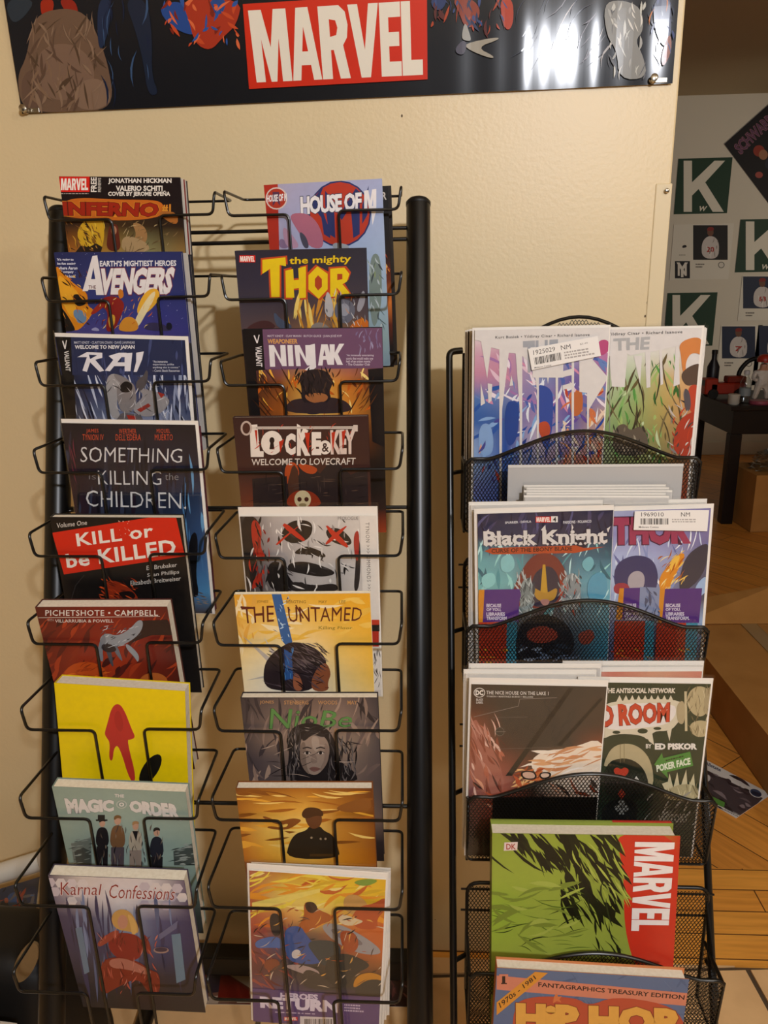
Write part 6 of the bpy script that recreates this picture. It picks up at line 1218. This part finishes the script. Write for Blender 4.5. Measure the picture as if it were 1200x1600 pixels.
for i in range(n_ + 1):
    for k in range(n_):
        th = math.pi * i / n_ * .5; ph = 2 * math.pi * k / n_; rr = .085 * (1 + rnd.uniform(-.22, .22))
        vs_.append((rr * math.cos(th) * math.cos(ph) * 1.2, rr * math.cos(th) * math.sin(ph) * .8, max(.002, rr * math.sin(th) * 1.2)))
mb.add(vs_, [(i * n_ + k, i * n_ + (k + 1) % n_, (i + 1) * n_ + (k + 1) % n_, (i + 1) * n_ + k) for i in range(n_) for k in range(n_)]); part(t_, mb, 'bag_film', 'clear')
# flyer
P_ = [on_z(*p, .0015) for p in ((1082, 1176), (1205, 1241), (1166, 1287))]
ex = (P_[1] - P_[0]).normalized(); ey = Vector((ex.y, -ex.x, 0)); Wd = (P_[1] - P_[0]).length; Hd = (P_[2] - P_[1]).dot(ey)
fs_ = Sheet(P_[0], ex, ey, Wd, Hd); fs_.fill('dcd9d4')
fs_.poly('1092 1197 1192 1247 1163 1277 1086 1237', '4a4044').strokes(30, (1100, 1205, 1180, 1265), '6a5c60 2c2426 8a7c80 3c3034', (10, 30), (2, 6), (20, 40), 4).poly('1110 1243 1133 1254 1131 1262 1104 1250', '5c9440').text('Allstate', [(1102, 1189), (1127, 1201), (1126, 1206), (1101, 1194)], '3c4664', .03).ell(1181, 1239, 11, 6.5, 'dcd9d4', 25).ell(1181, 1239, 9.6, 5.4, '3c4a66', 25).poly('1175 1235 1189 1240 1187 1245 1174 1240', '20283c').ell(1106, 1216, 4, 5, 'c8c4c4', 0).tiny([(1134, 1262), (1160, 1275), (1157, 1279), (1131, 1266)], '5a5458', 2, 5)
fr = empty('flyer', fs_.mat4()); tag(fr, 'white insurance flyer with dark photo and green corner on wooden floor', 'flyer'); fs_.mb.box(-Wd / 2, Wd / 2, .0001, .0012, 0, Hd, lin('dcd9d4')); fs_.build('printed_sheet', fr)

# ------------------------------------------------------------------ print lying behind the tall rack
P_ = [on_z(*p, .0015) for p in ((302, 1508), (645, 1512), (645, 1573))]
ex = (P_[1] - P_[0]).normalized(); ey = Vector((ex.y, -ex.x, 0)); Wd = (P_[1] - P_[0]).length; Hd = (P_[2] - P_[1]).dot(ey)
gs = Sheet(P_[0], ex, ey, Wd, Hd); gs.fill(['5a2418 6a4438 6a5448 50302c', '6a2c1a 5c2418 3a2420 50342c', '8a7c68 6a2c1c 402a20 3c2a24'])
gs.poly('340 1512 410 1512 410 1556', 'a08c74').poly('318 1530 336 1516 350 1530 344 1550 322 1552', '34262c').poly('318 1558 348 1555 340 1568 316 1568', 'b09c88').poly('346 1517 400 1556 400 1562 340 1560', '6a1c10').line('370 1566 420 1566', 2, 'b8ac98').strokes(20, (600, 1515, 642, 1570), '8a5c50 2a2020 6a3c34', (8, 24), (2, 6), (30, 120), 4)
gr = empty('floor_print', gs.mat4()); tag(gr, 'red and tan glossy print lying on floor behind tall wire rack', 'print'); gs.mb.box(-Wd / 2, Wd / 2, .0001, .0012, 0, Hd, lin('c8bca8')); gs.build('printed_sheet', gr)

# ------------------------------------------------------------------ pile at the lower left
yT = -.12
a = on_y(-60, 1383, yT); b = on_y(66, 1344, yT + .02); ax = (b - a).normalized(); rT = 0.0175
t_ = empty('white_tube', a - ax * .3); tag(t_, 'rolled white plastic tube lying at far lower left', 'tube'); Lt = (b - a).length + .3
mb = MB(); mb.lathe([(rT, 0), (rT, Lt), (rT * .8, Lt), (rT * .8, Lt - .02)], (0, 0, 0), ax, 28); part(t_, mb, 'tube_wall', 'white')
mb = MB(); mb.lathe([(rT * .78, Lt - .004), (rT * .78, Lt - .001)], (0, 0, 0), ax, 28); part(t_, mb, 'end_plug', 'board')
# art print leaning under the tube
a = on_y(-90, 1416, -.155); b = on_y(62, 1370, -.155); ex = (b - a).normalized(); nn = Vector((0, -.55, .83)).normalized(); ey = -nn.cross(ex).normalized()
if ey.z > 0: ey = -ey
pr = Sheet(a, ex, ey, (b - a).length, .07); pr.fill(['5a3a34 34303c 2c3448 3a3840', '5c2c20 2c2830 2a2c38 302c30', 'a06040 8c8478 4a4440 1c1a1c'])
pr.smooth('10 1400 24 1392 36 1400 34 1416 14 1420', '34486c').smooth('-10 1424 12 1414 18 1430 0 1444', 'a8502c').smooth('38 1392 56 1380 62 1410 46 1420', '2c3044').smooth('6 1404 12 1402 14 1410 8 1412', '8a4a34').strokes(40, (-10, 1385, 60, 1440), '4a5a78 8a3c28 1c1a20 5c5450', (8, 26), (2, 6), (100, 180), 4)
r_ = empty('art_print', pr.mat4()); tag(r_, 'dark colourful art print under the white tube at lower left', 'print'); pr.mb.box(-pr.W / 2, pr.W / 2, .0002, .004, 0, .07, lin('c0aa80')); pr.build('printed_sheet', r_)
# black soft bag with a tan oval patch
q = on_y(0, 1500, -.30); hb = on_y(20, 1456, -.31).z
t_ = empty('black_bag', (q.x - .03, -.31, 0)); tag(t_, 'black soft bag with tan oval patch left of the tall rack', 'bag')
import bmesh
bm = bmesh.new(); bmesh.ops.create_cube(bm, size=1); bmesh.ops.scale(bm, vec=(.34, .2, max(.12, hb)), verts=bm.verts); bmesh.ops.translate(bm, vec=(0, 0, max(.12, hb) / 2), verts=bm.verts)
for v in bm.verts:
    if v.co.z > .05: v.co.x *= .82; v.co.y *= .6
me = bpy.data.meshes.new('bag_body'); bmesh.ops.subdivide_edges(bm, edges=bm.edges, cuts=2, use_grid_fill=True, smooth=.1); bm.to_mesh(me); bm.free(); ob = bpy.data.objects.new('bag_body', me); COL.objects.link(ob); ob.parent = t_; me.materials.append(M['black']); ob.modifiers.new('s', 'SUBSURF').render_levels = 2
for pl in me.polygons: pl.use_smooth = True
pa = on_y(40, 1505, -.386); mb = MB(); n_ = 24
ring = [Vector((.015 * math.cos(t) + .02 * math.sin(t) * .8, 0, .035 * math.sin(t))) for t in [2 * math.pi * k / n_ for k in range(n_)]]
mb.add([pa + v for v in ring] + [pa + v + Vector((0, .004, 0)) for v in ring], [tuple(range(n_))] + [(k, n_ + k, n_ + (k + 1) % n_, (k + 1) % n_) for k in range(n_)], lin('7a6444'))
ob = mb.build('oval_patch', M['colour'], t_); ob.matrix_parent_inverse = t_.matrix_world.inverted()
# loose white paper at the bottom corner
zt = on_y(10, 1578, -.425).z; xp = on_y(26, 1590, -.425).x
wp = Sheet((xp - .2, -.425, zt), Vector((1, 0, -.12)), Vector((-.12, -.1, -1)), .2, zt - .002); wp.ey = (wp.ey - wp.ex * wp.ex.dot(wp.ey)).normalized(); wp.n = wp.ey.cross(wp.ex).normalized(); wp.H = zt / -wp.ey.z - .03
wp.fill('c8c4bc'); wp.tiny((-60, 1590, 20, 1640), '8a867e', 5, 3)
r_ = empty('paper_sheet', wp.mat4()); tag(r_, 'white printed paper propped against black bag at bottom left corner', 'paper'); wp.mb.box(-wp.W / 2, wp.W / 2, .0002, .001, 0, wp.H, lin('c8c4bc')); wp.build('printed_sheet', r_, 'matte')
